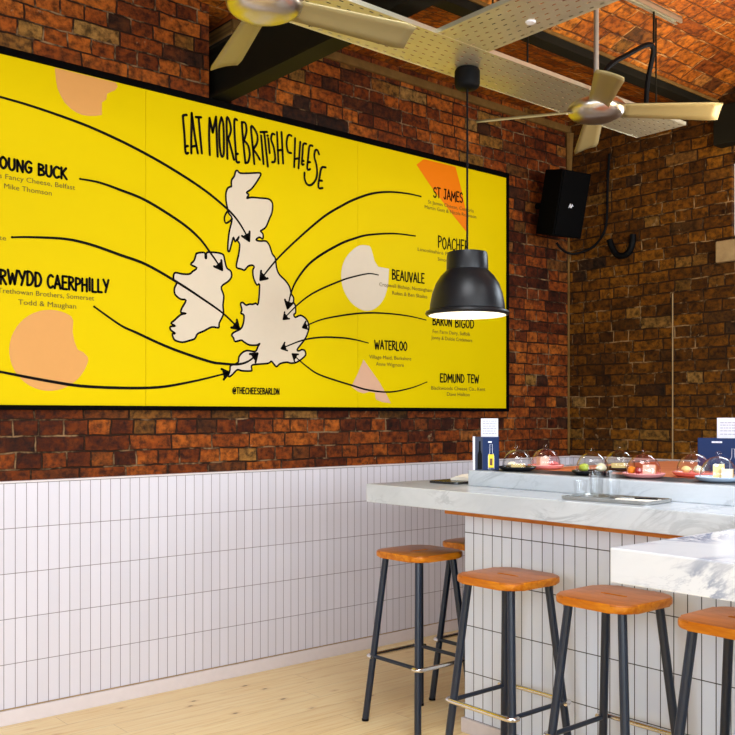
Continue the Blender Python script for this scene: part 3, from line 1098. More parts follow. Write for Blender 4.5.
tag(obj('marble_ledge', bm, M['marble'], bar), label='raised marble ledge')
bm = B()
box(bm, LX + 0.050, LX + 0.28, BY0, LY - 0.085, CT, LZ - 0.0005)
tag(obj('conveyor_belt', bm, M['belt'], bar), label='black conveyor belt')
bm = B()
box(bm, LX + 0.28, 4.515, BY0, LY - 0.085, CT, LZ - 0.001)
tag(obj('inner_deck', bm, M['deck'], bar), label='orange inner deck')

near = thing('marble_peninsula', 'thick white marble counter with blue-grey veins jutting out over the stools', 'counter')
bm = B()
box(bm, 1.875, 2.760, -0.80, 1.320, CT - ST, CT, 0.004)
obj('marble_top', bm, M['marble_w'], near)
bm = B()
box(bm, 2.12, 2.62, -0.70, 0.85, 0.063, CT - ST)
obj('tiled_base', bm, M['tile_bar'], near)
bm = B()
box(bm, 2.11, 2.63, -0.71, 0.86, 0.0, 0.063, 0.003)
obj('plinth', bm, M['skirting'], near)


# ------------------------------------------------------------------ bar stools
def make_stool(label):
    t_ = thing('bar_stool', label, 'stool', group='wooden bar stools along the bar')
    bm = B()
    prism(bm, rrect(0.155, 0.155, 0.062, 8), 0.743, 0.772, 0.011)
    s = obj('seat', bm, M['seat'], t_, True)
    bm = B()
    prism(bm, rrect(0.010, 0.052, 0.0098, 5), 0.70, 0.80)
    c = obj('cutter', bm, M['seat'])
    md = s.modifiers.new('slot', 'BOOLEAN')
    md.operation = 'DIFFERENCE'
    md.object = c
    md.solver = 'EXACT'
    dg = bpy.context.evaluated_depsgraph_get()
    dg.update()
    me = bpy.data.meshes.new_from_object(s.evaluated_get(dg))
    s.modifiers.clear()
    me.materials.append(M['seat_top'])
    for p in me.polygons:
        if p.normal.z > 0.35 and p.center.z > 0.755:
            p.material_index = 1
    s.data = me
    bpy.data.objects.remove(c)
    ht, hf, zt = 0.106, 0.172, 0.745
    at = lambda z: ht + (hf - ht) * (zt - z) / zt
    for a, b in ((-1, -1), (1, -1), (1, 1), (-1, 1)):
        bm = B()
        tube(bm, [(a * ht, b * ht, zt), (a * hf, b * hf, 0.004)], 0.0152, 14)
        l = obj('leg', bm, M['navy_leg'], t_, True)
        bm = B()
        tube(bm, [(a * hf, b * hf, 0.010), (a * hf, b * hf, 0.0)], 0.0162, 14)
        obj('foot_cap', bm, M['black'], l, True)
    zr = 0.292
    h_ = at(zr)
    for b in (-1, 1):
        bm = B()
        tube(bm, [(-h_, b * h_, zr), (h_, b * h_, zr)], 0.0088, 12)
        obj('side_rail', bm, M['navy_leg'], t_, True)
        bm = B()
        e = 0.0152 + 0.008
        pts = [(b * (h_ - 0.012), -h_ - 0.019, zr), (b * (h_ + 0.006), -h_ - 0.019, zr), (b * (h_ + e - 0.003), -h_ - 0.012, zr), (b * (h_ + e), -h_ + 0.004, zr),
               (b * (h_ + e), h_ - 0.004, zr), (b * (h_ + e - 0.003), h_ + 0.012, zr), (b * (h_ + 0.006), h_ + 0.019, zr), (b * (h_ - 0.012), h_ + 0.019, zr)]
        tube(bm, pts, 0.0092, 10)
        tag(obj('foot_rail', bm, M['chrome'], t_, True), label='chrome foot rail')
    return t_


st0 = make_stool('wooden bar stool standing whole before the tiled island, its footrest beside the plinth corner')
st0.location = (2.718, 2.372, 0)
dup(st0, (2.690, 1.878, 0), 0.0, 'wooden bar stool whose seat tucks under the corner of the white marble peninsula')
dup(st0, (2.664, 1.400, 0), 0.0, 'wooden bar stool cut by the picture edge, under the white marble peninsula')
dup(st0, (2.905, 3.060, 0), PI / 2, 'wooden bar stool under the overhanging end of the grey marble counter, seen whole')
dup(st0, (3.350, 3.085, 0), PI / 2, 'wooden bar stool mostly hidden behind the tiled corner of the island')


# ------------------------------------------------------------------ pendant lamp
PX, PY = 3.131, 2.979
pend = thing('pendant_lamp', 'black dome pendant lamp lit white inside, hanging in front of the poster', 'lamp', (PX, PY, 0))
zr = 1.846
R_ = 0.181
out = [(R_ - 0.004, zr - 0.010), (R_ + 0.008, zr - 0.008), (R_ + 0.012, zr), (R_ + 0.008, zr + 0.009), (R_ - 0.008, zr + 0.016), (R_ - 0.011, zr + 0.045), (R_ - 0.020, zr + 0.090), (R_ - 0.036, zr + 0.135), (R_ - 0.058, zr + 0.170),
       (R_ - 0.078, zr + 0.190), (0.095, zr + 0.198), (0.0955, zr + 0.205), (0.094, zr + 0.262), (0.090, zr + 0.278), (0.030, zr + 0.284), (0.0, zr + 0.285)]
bm = B()
lathe(bm, out, 48)
obj('shade', bm, M['shade_out'], pend, True)
inn = [(R_ - 0.004, zr - 0.010), (R_ - 0.010, zr + 0.006), (R_ - 0.018, zr + 0.040), (R_ - 0.030, zr + 0.085), (R_ - 0.052, zr + 0.128), (0.10, zr + 0.175), (0.0, zr + 0.19)]
bm = B()
lathe(bm, inn, 48)
tag(obj('shade_lining', bm, M['shade_in'], pend, True), label='white inside of the shade')
bm = B()
bmesh.ops.create_uvsphere(bm, u_segments=20, v_segments=12, radius=0.045, matrix=Matrix.Translation((0, 0, zr + 0.095)))
tube(bm, [(0, 0, zr + 0.13), (0, 0, zr + 0.185)], 0.02, 12)
tag(obj('bulb', bm, M['bulb'], pend, True), label='glowing bulb')
bm = B()
tube(bm, [(0, 0, zr + 0.28), (0, 0, 2.90)], 0.0048, 8)
obj('cord', bm, M['black'], pend, True)
bm = B()
lathe(bm, [(0.0, 2.872), (0.010, 2.872), (0.044, 2.876), (0.055, 2.885), (0.058, 2.90), (0.058, 2.955), (0.052, 2.966), (0.0, 2.967)], 24)
obj('ceiling_cup', bm, M['black'], pend, True)
pl = bpy.data.lights.new('pendant_light', 'POINT')
pl.energy = 2.2
pl.color = (1.0, 0.88, 0.70)
pl.shadow_soft_size = 0.05
plo = bpy.data.objects.new('pendant_light', pl)
COL.objects.link(plo)
plo.location = (PX, PY, zr + 0.02)


# ------------------------------------------------------------------ cable trays
def perforated(bm, L, Wd, nu, nv, hu, hv, f):
    """a sheet with rows of slots; f maps (u, v) to a point"""
    pu, pv = L / nu, Wd / nv
    cache = {}

    def vert(u, v):
        key = (round(u, 5), round(v, 5))
        if key not in cache:
            cache[key] = bm.verts.new(f(u, v))
        return cache[key]
    for j in range(nv):
        for i in range(nu):
            u0, v0 = i * pu, j * pv
            uc, vc = u0 + pu / 2, v0 + pv / 2
            o_ = [vert(u0, v0), vert(u0 + pu, v0), vert(u0 + pu, v0 + pv), vert(u0, v0 + pv)]
            du = 0.22 * pu * (1 if j % 2 else -1)
            n_ = [bm.verts.new(f(uc + du + a * hu, vc + b * hv)) for a, b in ((-1, -1), (1, -1), (1, 1), (-1, 1))]
            for k_ in range(4):
                bm.faces.new((o_[k_], o_[(k_ + 1) % 4], n_[(k_ + 1) % 4], n_[k_]))


def solid(o, th):
    m_ = o.modifiers.new('sheet', 'SOLIDIFY')
    m_.thickness = th
    m_.offset = 1
    return o


def rods(parent, pts, z0, ztop):
    for x, y in pts:
        bm = B()
        tube(bm, [(x, y, z0), (x, y, ztop(y))], 0.0045, 8)
        obj('hanger_rod', bm, M['black_steel'], parent, True)


def ceil_z(y):
    for (ya, za), (yb, zb) in zip(pr, pr[1:]):
        if yb <= y <= ya:
            return za + (zb - za) * (y - ya) / (yb - ya)
    return SPR


TZ = 2.970
ty0, ty1 = 2.787, 3.095
tx0, tx1 = 2.14, 4.66
tray = thing('cable_tray', 'perforated steel cable tray running along the poster wall, lamp cup under it', 'cable tray', group='perforated cable trays')
bm = B()
perforated(bm, tx1 - tx0, ty1 - ty0, 50, 7, 0.0105, 0.0040, lambda u, v: (tx0 + u, ty0 + v, TZ))
solid(obj('tray_bed', bm, M['galv'], tray), 0.0015)
for y_ in (ty0, ty1):
    bm = B()
    box(bm, tx0, tx1, y_ - 0.0015, y_ + 0.0015, TZ - 0.001, TZ + 0.018)
    yl = y_ + (0.012 if y_ == ty0 else -0.012)
    box(bm, tx0, tx1, min(y_, yl), max(y_, yl), TZ + 0.016, TZ + 0.018)
    obj('side_flange', bm, M['galv'], tray)
rods(tray, [(2.30, ty1 - 0.02), (3.35, ty0 + 0.02), (3.35, ty1 - 0.075), (4.40, ty0 + 0.02)], TZ, ceil_z)
tx2, tx3 = 2.746, 3.058
tray2 = thing('cable_tray', 'perforated steel cable tray crossing the room towards the camera, meeting the wall tray', 'cable tray', group='perforated cable trays')
bm = B()
perforated(bm, ty0 - 0.1, tx3 - tx2, 54, 7, 0.0105, 0.0040, lambda u, v: (tx2 + v, ty0 - 0.003 - u, TZ))
solid(obj('tray_bed', bm, M['galv'], tray2), 0.0015)
for x_ in (tx2, tx3):
    bm = B()
    box(bm, x_ - 0.0015, x_ + 0.0015, 0.1, ty0 - 0.003, TZ - 0.001, TZ + 0.018)
    xl = x_ + (0.012 if x_ == tx2 else -0.012)
    box(bm, min(x_, xl), max(x_, xl), 0.1, ty0 - 0.003, TZ + 0.016, TZ + 0.018)
    obj('side_flange', bm, M['galv'], tray2)
rods(tray2, [(tx3 - 0.02, 2.55), (tx3 - 0.02, 1.0), (tx2 + 0.02, 1.0)], TZ, ceil_z)
bm = B()
lathe(bm, [(0.0, -0.006), (0.018, -0.006), (0.022, -0.002), (0.022, 0.0), (0.0, 0.0)], 20)  # plain small white disc under the crossing tray
tag(obj('tray_disc', bm, M['paper'], None, True, (2.955, 2.46, TZ - 0.0002)), 'small white disc fixed under the perforated tray that crosses the room', 'white_disc')

# strut fixed to the vault with a hook rod, and the cable looped over it
strut = thing('strut_channel', 'thin steel strut fixed along the orange brick vault', 'strut', (0, 0, 0))
zc = ceil_z(2.75)
bm = B()
box(bm, 3.30, 4.53, 2.730, 2.733, zc - 0.028, zc + 0.004)
box(bm, 3.30, 4.53, 2.767, 2.770, zc - 0.028, zc + 0.010)
box(bm, 3.30, 4.53, 2.730, 2.770, zc - 0.005, zc - 0.001)
box(bm, 3.30, 4.53, 2.733, 2.741, zc - 0.028, zc - 0.025)
box(bm, 3.30, 4.53, 2.759, 2.767, zc - 0.028, zc - 0.025)
obj('channel', bm, M['galv'], strut)
bm = B()
tube(bm, [(4.29, 2.75, zc - 0.03), (4.29, 2.75, 3.315)], 0.006, 8)
obj('hanger_rod', bm, M['black_steel'], strut, True)
bm = B()
cp = catmull([(3.88, 2.825, 2.985), (3.93, 2.82, 3.07), (4.00, 2.81, 3.150), (4.12, 2.79, 3.225), (4.24, 2.765, 3.295), (4.30, 2.765, 3.305), (4.335, 2.785, 3.27), (4.34, 2.82, 3.14), (4.34, 2.83, 2.982)], 5)
tube(bm, cp, 0.013, 8)
tag(obj('power_cable', bm, M['black'], None, True), 'thick black cable looped up from the wall tray over a hanger rod', 'cable')


# ------------------------------------------------------------------ ceiling fans
def make_fan(label, loc, rz):
    f_ = thing('ceiling_fan', label, 'fan', loc, rz, group='four-blade ceiling fans')
    bm = B()
    lathe(bm, [(0, -0.052), (0.05, -0.050), (0.088, -0.043), (0.118, -0.028), (0.122, -0.024), (0.132, -0.014), (0.138, 0.004), (0.134, 0.020), (0.118, 0.036), (0.08, 0.050), (0.045, 0.058), (0.028, 0.075), (0.0, 0.076)], 48)
    obj('motor_housing', bm, M['alu'], f_, True)
    for i in range(4):
        bm = B()
        a = i * PI / 2
        rows = []
        pitch = math.radians(-19)
        nseg = 10
        for s in range(nseg + 1):
            r = 0.115 + (0.575 - 0.115) * s / nseg
            hw = 0.050 + 0.018 * s / nseg
            if s == nseg:
                hw -= 0.008
            row = []
            for q in range(5):
                w_ = -hw + 2 * hw * q / 4
                cam_ = 0.006 * (1 - (w_ / hw) ** 2)
                y_ = w_ * math.cos(pitch)
                z_ = w_ * math.sin(pitch) + cam_ - 0.004 - 0.055 * (r - 0.115)
                row.append((r * math.cos(a) - y_ * math.sin(a), r * math.sin(a) + y_ * math.cos(a), z_))
            rows.append(row)
        vt = [[bm.verts.new(p) for p in row] for row in rows]
        for s in range(nseg):
            for q in range(4):
                bm.faces.new((vt[s][q], vt[s + 1][q], vt[s + 1][q + 1], vt[s][q + 1]))
        b_ = obj('blade', bm, M['blade'], f_, True)
        md = b_.modifiers.new('thick', 'SOLIDIFY')
        md.thickness = 0.006
        md.offset = 0
    bm = B()
    top = ceil_z(loc[1]) - loc[2]
    tube(bm, [(0, 0, 0.06), (0, 0, top)], 0.0125, 12)
    obj('downrod', bm, M['rod'], f_, True)
    bm = B()
    lathe(bm, [(0.0, top - 0.075), (0.03, top - 0.072), (0.06, top - 0.03), (0.065, top + 0.004), (0.0, top + 0.006)], 24)
    obj('canopy', bm, M['alu'], f_, True)
    return f_


make_fan('satin ceiling fan hanging near the steel girder, over the tall brush headline', (1.883, 2.784, 2.845), -YAW + math.radians(23))
make_fan('satin ceiling fan hanging before the orange vault, near the black loudspeaker', (3.774, 2.735, 2.850), -YAW - math.radians(8))

# ------------------------------------------------------------------ loudspeaker, cables on the end wall
spk = thing('loudspeaker', 'black loudspeaker tilted down in the brick corner', 'speaker', (5.135, 4.000, 2.815), math.radians(-8))
tilt = Matrix.Rotation(math.radians(13), 4, 'X')
# local: front faces -y
bm = B()
prism(bm, [(-0.130, -0.095), (0.130, -0.095), (0.095, 0.110), (-0.095, 0.110)], -0.217, 0.217, 0.008)
bm.transform(tilt)
obj('cabinet', bm, M['speaker_black'], spk)
bm = B()
prism(bm, [(-0.120, -0.103), (0.120, -0.103), (0.120, -0.094), (-0.120, -0.094)], -0.206, 0.206, 0.003)
bm.transform(tilt)
obj('grille', bm, M['speaker_black'], spk)
bm = B()
for st_ in ([(-0.022, -0.016), (-0.012, 0.016), (0.002, -0.014)], [(0.004, -0.016), (0.011, 0.016), (0.022, 0.0)]):
    q = [Vector((a * 0.8 - 0.015, -0.1045, b * 0.8 - 0.012)) for a, b in st_]
    tube(bm, q, 0.0034, 6)
bm.transform(tilt)
tag(obj('badge', bm, M['white_ink'], spk), label='small white badge')
bm = B()
tube(bm, [(0, 0.10, 0.02), (0, 0.17, 0.03), (0, 0.262, 0.03)], 0.02, 10)
obj('bracket', bm, M['speaker_black'], spk, True)

bm = B()
xw = WB - 0.018
cpts = [(xw, 3.885, 3.20), (xw, 3.90, 2.98), (xw, 3.905, 2.78), (xw, 3.93, 2.66), (xw - 0.01, 4.01, 2.57), (xw - 0.06, 4.10, 2.53), (5.40, 4.15, 2.53), (5.34, 4.17, 2.56), (5.31, 4.185, 2.60)]
tube(bm, catmull(cpts, 5), 0.009, 8)
tag(obj('speaker_cable', bm, M['black'], None, True), 'black cable dropping down the brick and curling behind the loudspeaker', 'cable')
bm = B()
hk = [(xw, 3.885, 2.60), (xw, 3.86, 2.54), (xw, 3.825, 2.49), (xw, 3.775, 2.475), (xw, 3.725, 2.495), (xw, 3.70, 2.55), (xw, 3.695, 2.61)]
tube(bm, catmull(hk, 5), [0.022] * 31, 10)
tag(obj('wall_hook', bm, M['black'], None, True), 'black horseshoe hook on the brick end wall', 'hook')
bm = B()
tube(bm, [(WB - 0.006, 3.40, 1.088), (WB - 0.006, 3.40, 1.6), (WB - 0.006, 3.40, 2.18)], 0.0042, 8)
tag(obj('wall_conduit', bm, M['stone'], None, True), 'thin pale conduit running straight up the brick end wall', 'conduit')


# ------------------------------------------------------------------ cheese plates under glass
BT = LZ


def cut_wedge(r, ang, h):
    return [(0, 0)] + [(r * math.cos(ang * i / 6), r * math.sin(ang * i / 6)) for i in range(7)], h


dome0 = [None]
plate_meshes = {}


def make_plate(matk, loc, label):
    bm = B()
    lathe(bm, [(0, 0.0), (0.064, 0.0), (0.078, 0.008), (0.084, 0.016), (0.082, 0.018), (0.074, 0.012), (0.0, 0.012)], 36)
    return tag(obj('cheese_plate', bm, M[matk], None, True, loc), label, 'plate', 'small plates of cheese on the belt')


def make_dome(loc, label, sc=1.0):
    if dome0[0] is None:
        t_ = thing('glass_cloche', label, 'cloche', loc, 0.0, 'glass domes on the belt')
        o_ = []
        for i in range(0, 13):
            a = PI / 2 * i / 12
            o_.append((0.066 * math.cos(a) ** 0.92 if i < 12 else 0.0, 0.008 + 0.071 * math.sin(a)))
        bm = B()
        lathe(bm, [(0.068, 0.0), (0.0675, 0.005)] + o_, 40)
        d_ = obj('dome', bm, M['glass'], t_, True)
        m_ = d_.modifiers.new('wall', 'SOLIDIFY')
        m_.thickness = 0.002
        m_.offset = -1
        bm = B()
        lathe(bm, [(0.0, 0.0785), (0.006, 0.0785), (0.005, 0.081), (0.009, 0.085), (0.011, 0.090), (0.008, 0.096), (0.0, 0.098)], 20)
        obj('knob', bm, M['glass_t'], t_, True)
        dome0[0] = t_
        return t_
    return dup(dome0[0], loc, 0.0, label)


def wedge(name, loc, rz, r, ang, h, mat, rind, label, cat='cheese'):
    poly, h = cut_wedge(r, ang, h)
    t_ = thing(name, label, cat, loc, rz)
    bm = B()
    prism(bm, poly, 0, h, 0.0015)
    obj('paste', bm, M[mat], t_)
    if rind:
        bm = B()
        arc = poly[1:]
        ring = [(x * 1.0, y * 1.0) for x, y in arc] + [(x * 1.06, y * 1.06) for x, y in arc[::-1]]
        prism(bm, ring, 0, h)
        obj('rind', bm, M[rind], t_)
    return t_


def lump(name, loc, r, mat, label, cat, sq=0.7, seed=1):
    bm = B()
    bmesh.ops.create_icosphere(bm, subdivisions=3, radius=r)
    rnd = random.Random(seed)
    ph = [rnd.uniform(0, 6) for _ in range(3)]
    for v in bm.verts:
        k_ = 1 + 0.10 * math.sin(v.co.x / r * 2.4 + ph[0]) * math.sin(v.co.y / r * 2.9 + ph[1]) + 0.05 * math.sin(v.co.z / r * 5 + ph[2])
        v.co *= k_
        v.co.z *= sq
    zmin = min(v.co.z for v in bm.verts)
    for v in bm.verts:
        v.co.z -= zmin
    return tag(obj(name, bm, M[mat], None, True, loc), label, cat)


PLT = 0.0135
sets = [
    (3.195, 2.735, 'dark_plate', 'glass'),
    (3.407, 2.747, 'pink_plate', 'glass_pink_refl'),
    (3.195, 2.335, 'dark_plate', 'glass'),
    (3.495, 2.410, 'dark_plate', 'glass'),
    (3.217, 2.108, 'pink_plate', 'glass_pink_refl'),
    (3.420, 2.010, 'coral_plate', 'glass'),
    (3.237, 1.803, 'blue_plate', 'glass'),
]
lab_plate = ['charcoal cheese plate beside the upright navy menu box', 'pink cheese plate close to the upright navy menu box', 'charcoal cheese plate just behind the tumblers',
             'charcoal cheese plate with a pale yellow wedge on the far side of the belt', 'pink cheese plate with fruit and a white wedge, above the steel tray',
             'coral red cheese plate before the wide navy menu box', 'pale blue cheese plate at the picture edge']
lab_dome = ['glass dome over the charcoal plate beside the upright navy menu box', 'glass dome over the pink plate close to the upright navy menu box', 'glass dome over the charcoal plate just behind the tumblers',
            'glass dome over the pale yellow wedge on the far side of the belt', 'glass dome over the pink plate above the steel tray',
            'glass dome over the coral red plate before the wide navy menu box', 'glass dome over the pale blue plate at the picture edge']
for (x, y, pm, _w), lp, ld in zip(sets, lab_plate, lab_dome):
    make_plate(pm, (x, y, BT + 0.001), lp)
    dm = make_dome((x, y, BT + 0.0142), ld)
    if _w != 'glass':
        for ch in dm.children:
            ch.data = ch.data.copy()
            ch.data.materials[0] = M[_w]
z = BT + PLT + 0.0005
ra = math.radians
wedge('cheese_wedge', (3.175, 2.755, z), ra(-75), 0.060, ra(45), 0.016, 'cheese_y', 'rind', 'low yellow cheese wedge on the charcoal plate beside the upright menu box')
lump('cheese_lump', (3.205, 2.775, z), 0.020, 'cheese_w', 'pale crumbly cheese lump beside the low yellow wedge', 'cheese', 0.6, 3)
bm = B()
prism(bm, rrect(0.022, 0.026, 0.006), 0, 0.040, 0.003)
tag(obj('cheese_block', bm, M['cheese_w'], None, False, (3.397, 2.757, z), ra(-30)), 'square white cheese block on the pink plate near the menu box', 'cheese')
lump('ham_slice', (3.417, 2.707, z), 0.022, 'pinkham', 'pink folded ham beside the square white block', 'ham', 0.45, 4)
lump('green_pear', (3.175, 2.360, z), 0.021, 'apple', 'green pear piece under the dome behind the tumblers', 'fruit', 0.75, 5)
lump('cheese_lump', (3.200, 2.295, z), 0.022, 'blue_cheese', 'crumbly blue cheese beside the green pear piece', 'cheese', 0.75, 6)
wedge('cheese_wedge', (3.470, 2.435, z), ra(-80), 0.062, ra(60), 0.022, 'cheese_y', 'rind', 'pale yellow cheese wedge on the charcoal plate across the belt')
lump('apricot_chutney', (3.187, 2.141, z), 0.018, 'pickle', 'orange chutney spoonful on the pink plate above the steel tray', 'chutney', 0.8, 7)
lump('red_grape', (3.182, 2.108, z), 0.015, 'ham', 'dark red grape between orange chutney and white wedge', 'grape', 0.95, 8)
wedge('cheese_wedge', (3.212, 2.108, z), ra(-70), 0.048, ra(62), 0.036, 'cheese_w', 'rind', 'tall white cheese wedge on the pink plate above the steel tray')
lump('cheese_lump', (3.395, 2.030, z), 0.020, 'cheese_y', 'yellow cheese lump on the coral red plate', 'cheese', 0.7, 9)
lump('cheese_lump', (3.410, 1.985, z), 0.020, 'blue_cheese', 'blue-veined cheese lump on the coral red plate', 'cheese', 0.8, 10)
wedge('cheese_wedge', (3.207, 1.808, z), ra(-30), 0.045, ra(35), 0.050, 'cheese_y', 'rind', 'upright yellow cheese wedge on the pale blue plate')
wedge('cheese_wedge', (3.222, 1.783, z), ra(-75), 0.040, ra(40), 0.034, 'cheese_w', 'rind', 'short cream cheese wedge on the pale blue plate')


# ------------------------------------------------------------------ menu boxes
def lines_on(bm, x0, x1, y, zs, h, rnd):
    for z_ in zs:
        cur = x0
        while cur < x1 - 0.004:
            w_ = rnd.uniform(0.006, 0.016)
            e = min(cur + w_, x1)
            vs = [bm.verts.new(p) for p in ((cur, y, z_), (e, y, z_), (e, y, z_ + h), (cur, y, z_ + h))]
            bm.faces.new(vs)
            cur = e + 0.003


def bottle_poly(cx, z0, h, w):
    a = [(-w / 2, 0), (w / 2, 0), (w / 2, 0.52 * h), (w * 0.22, 0.66 * h), (w * 0.20, h), (-w * 0.20, h), (-w * 0.22, 0.66 * h), (-w / 2, 0.52 * h)]
    return [(cx + p, z0 + q) for p, q in a]


mb = thing('menu_box', 'upright navy menu box with a yellow bottle label, on the end of the marble ledge', 'menu box', (3.112, 2.846, LZ + 0.001), -YAW - math.radians(8))
w2, d2, h2 = 0.058, 0.022, 0.148
bm = B()
box(bm, -w2 + 0.010, w2, -d2, -d2 + 0.003, 0, h2)
box(bm, -w2 + 0.010, w2, d2 - 0.003, d2, 0, h2)
box(bm, w2 - 0.003, w2, -d2, d2, 0, h2)
box(bm, -w2, w2, -d2, d2, 0, 0.003)
obj('case', bm, M['navy'], mb)
bm = B()
box(bm, -w2, -w2 + 0.010, -d2 - 0.001, d2, 0, h2 + 0.001)
tag(obj('spine', bm, M['paper'], mb), label='white spine')
bm = B()
fill(bm, [(-w2 + 0.010, 0), (-0.014, 0), (-0.014, h2), (-w2 + 0.010, h2)], -d2 - 0.0006)
flat('spine_panel', bm, M['navy_d'], mb)
bm = B()
fill(bm, bottle_poly(-0.027, 0.004, 0.125, 0.020), -d2 - 0.0012)
tag(flat('bottle_print', bm, M['black'], mb), label='printed black bottle')
bm = B()
ribbon(bm, bottle_poly(0.023, 0.006, 0.110, 0.026) + [bottle_poly(0.023, 0.006, 0.110, 0.026)[0]], 0.0012, -d2 - 0.0012, False)
fill(bm, [(0.010, 0.122), (0.026, 0.122), (0.026, 0.128), (0.010, 0.128)], -d2 - 0.0012)
flat('white_print', bm, M['white_ink'], mb)
bm = B()
fill(bm, [(0.011, 0.012), (0.035, 0.012), (0.035, 0.070), (0.011, 0.070)], -d2 - 0.0018)
tag(flat('bottle_label', bm, M['label_yellow'], mb), label='yellow printed bottle label')
bm = B()
fill(bm, [(0.017, 0.022), (0.029, 0.022), (0.029, 0.052), (0.017, 0.052)], -d2 - 0.0024)
tag(flat('label_print', bm, M['label_brown'], mb), label='brown print on the yellow label')
pm_ = thing('menu_page', 'white printed menu page standing in the upright navy menu box', 'menu', (3.112, 2.846, LZ + 0.0045), -YAW - math.radians(8))
bm = B()
box(bm, -0.022, 0.054, -0.004, -0.0025, 0, 0.226)
obj('sheet', bm, M['paper'], pm_)
bm = B()
rnd = random.Random(3)
lines_on(bm, -0.014, 0.046, -0.0047, [0.158 + 0.011 * i for i in range(6)], 0.0022, rnd)
flat('print', bm, M['grey_ink'], pm_)

mb2 = thing('menu_box', 'wide navy menu box behind the coral and blue plates', 'menu box', (3.696, 2.026, LZ - 0.001), -YAW - math.radians(22))
w2, d2, h2 = 0.110, 0.030, 0.150
bm = B()
box(bm, -w2, w2, -d2, -d2 + 0.003, 0, h2)
box(bm, -w2, w2, d2 - 0.003, d2, 0, h2)
box(bm, -w2, -w2 + 0.003, -d2, d2, 0, h2)
box(bm, w2 - 0.003, w2, -d2, d2, 0, h2)
box(bm, -w2, w2, -d2, d2, 0, 0.003)
obj('case', bm, M['navy'], mb2)
bm = B()
ribbon(bm, bottle_poly(0.03, 0.006, 0.10, 0.026) + [bottle_poly(0.03, 0.006, 0.10, 0.026)[0]], 0.0012, -d2 - 0.0012, False)
for i in range(8):
    a = -0.054 + i * 0.0052
    fill(bm, [(a, 0.130), (a + 0.0042, 0.130), (a + 0.0042, 0.137), (a, 0.137)], -d2 - 0.0012)
flat('white_print', bm, M['white_ink'], mb2)
pm2 = thing('menu_page', 'white printed menu page standing in the wide navy menu box', 'menu', (3.696, 2.026, LZ + 0.0022), -YAW - math.radians(22))
bm = B()
box(bm, -0.034, 0.100, -0.004, -0.0025, 0, 0.232)
obj('sheet', bm, M['paper'], pm2)
bm = B()
rnd = random.Random(5)
lines_on(bm, -0.022, 0.085, -0.0047, [0.162, 0.176, 0.188, 0.200, 0.210], 0.0026, rnd)
flat('print', bm, M['grey_ink'], pm2)

# ------------------------------------------------------------------ things on the grey counter
TRX, TRY, TRR = 2.918, 2.030, math.radians(4)
bm = B()
prism(bm, rrect(0.088, 0.176, 0.02), 0.0, 0.004)
tr = thing('steel_tray', 'low steel tray of tumblers on the grey marble counter', 'tray', (TRX, TRY, CT + 0.001), TRR)
obj('tray_base', bm, M['tray_steel'], tr)
bm = B()
o_, i_ = rrect(0.092, 0.180, 0.022), rrect(0.088, 0.176, 0.02)
vo0 = [bm.verts.new((x, y, 0.001)) for x, y in o_]
vo1 = [bm.verts.new((x * 1.02, y * 1.01, 0.012)) for x, y in o_]
vi1 = [bm.verts.new((x * 1.01, y * 1.005, 0.012)) for x, y in i_]
vi0 = [bm.verts.new((x, y, 0.003)) for x, y in i_]
for a, b in ((vo0, vo1), (vo1, vi1), (vi1, vi0)):
    for i in range(len(a)):
        j = (i + 1) % len(a)
        bm.faces.new((a[i], a[j], b[j], b[i]))
obj('tray_rim', bm, M['tray_steel'], tr)


def make_tumbler(label, loc, h, r):
    bm = B()
    lathe(bm, [(0.0, 0.0), (r * 0.80, 0.0), (r * 0.84, 0.003), (r, h), (r - 0.002, h), (r * 0.82 - 0.002, 0.008), (0.0, 0.007)], 28)
    return tag(obj('tumbler', bm, M['glass_t'], None, True, loc), label, 'glass', 'tumblers on the steel tray')


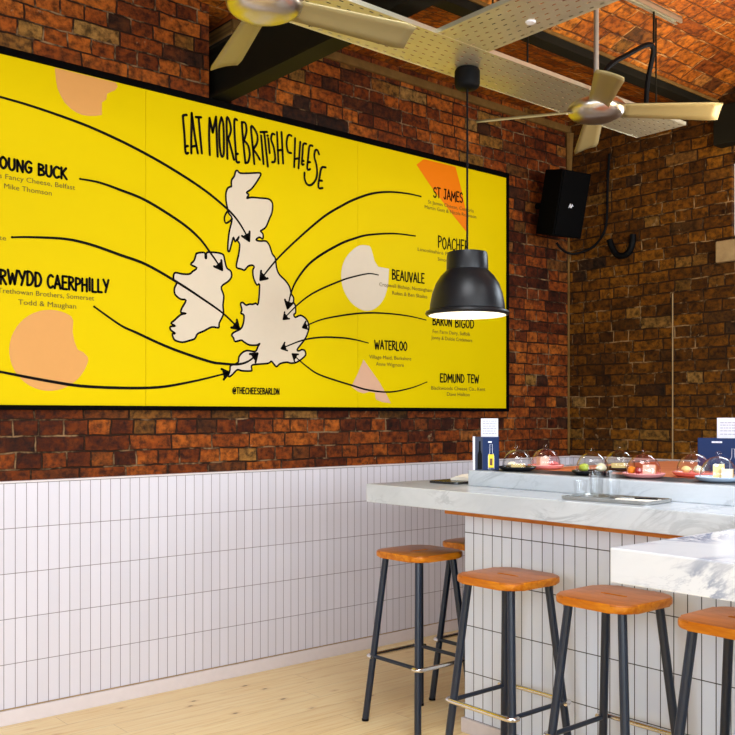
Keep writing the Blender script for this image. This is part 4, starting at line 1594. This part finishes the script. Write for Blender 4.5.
gz = CT + 0.0055
make_tumbler('short clear tumbler at the end of the steel tray towards the menu boxes', (2.890, 2.165, gz), 0.062, 0.026)
make_tumbler('tall clear tumbler on the steel tray beside the raised marble ledge', (2.955, 2.140, gz), 0.098, 0.027)
make_tumbler('tall clear tumbler in the middle of the group on the steel tray', (2.890, 2.095, gz), 0.090, 0.027)
make_tumbler('tall clear tumbler on the steel tray next to the folded napkin', (2.950, 2.062, gz), 0.102, 0.027)
bm = B()
box(bm, -0.030, 0.035, -0.075, 0.075, 0, 0.006, 0.002)
tag(obj('napkin', bm, M['linen'], None, False, (2.925, 1.940, gz), TRR + 0.1), 'folded white napkin lying on the steel tray', 'napkin')
kn = thing('table_knife', 'dark-handled knife lying across the folded napkin', 'knife', (2.925, 1.940, gz + 0.0063), TRR + 0.3)
bm = B()
prism(bm, [(-0.007, -0.07), (0.006, -0.07), (0.006, 0.01), (-0.006, 0.01)], 0.0, 0.005, 0.0015)
obj('handle', bm, M['black'], kn)
bm = B()
prism(bm, [(-0.006, 0.01), (0.006, 0.01), (0.007, 0.06), (0.002, 0.085), (-0.006, 0.06)], 0.001, 0.003)
obj('blade', bm, M['chrome'], kn)

bm = B()
prism(bm, rrect(0.13, 0.085, 0.02), 0.0, 0.010, 0.002)
tag(obj('slate_board', bm, M['dark_plate'], None, False, (3.155, 3.050, CT + 0.001), math.radians(6)), 'dark serving board lying on the end of the grey marble counter', 'board')
bm = B()
n_ = 9
vs = [[None] * n_ for _ in range(n_)]
rnd = random.Random(11)
for i in range(n_):
    for j in range(n_):
        u, v = i / (n_ - 1) - 0.5, j / (n_ - 1) - 0.5
        hgt = 0.012 + 0.012 * max(0, 1 - (u * u + v * v) * 5) + 0.004 * math.sin(9 * u + 4 * v)
        vs[i][j] = bm.verts.new((u * 0.12, v * 0.10, max(0.003, hgt)))
for i in range(n_ - 1):
    for j in range(n_ - 1):
        bm.faces.new((vs[i][j], vs[i + 1][j], vs[i + 1][j + 1], vs[i][j + 1]))
r_ = bmesh.ops.extrude_face_region(bm, geom=list(bm.faces))
for v in [g for g in r_['geom'] if isinstance(g, bmesh.types.BMVert)]:
    v.co.z = 0.0
tag(obj('napkin', bm, M['linen'], None, True, (3.195, 3.045, CT + 0.0115), math.radians(12)), 'crumpled white napkin lying on the dark serving board', 'napkin')
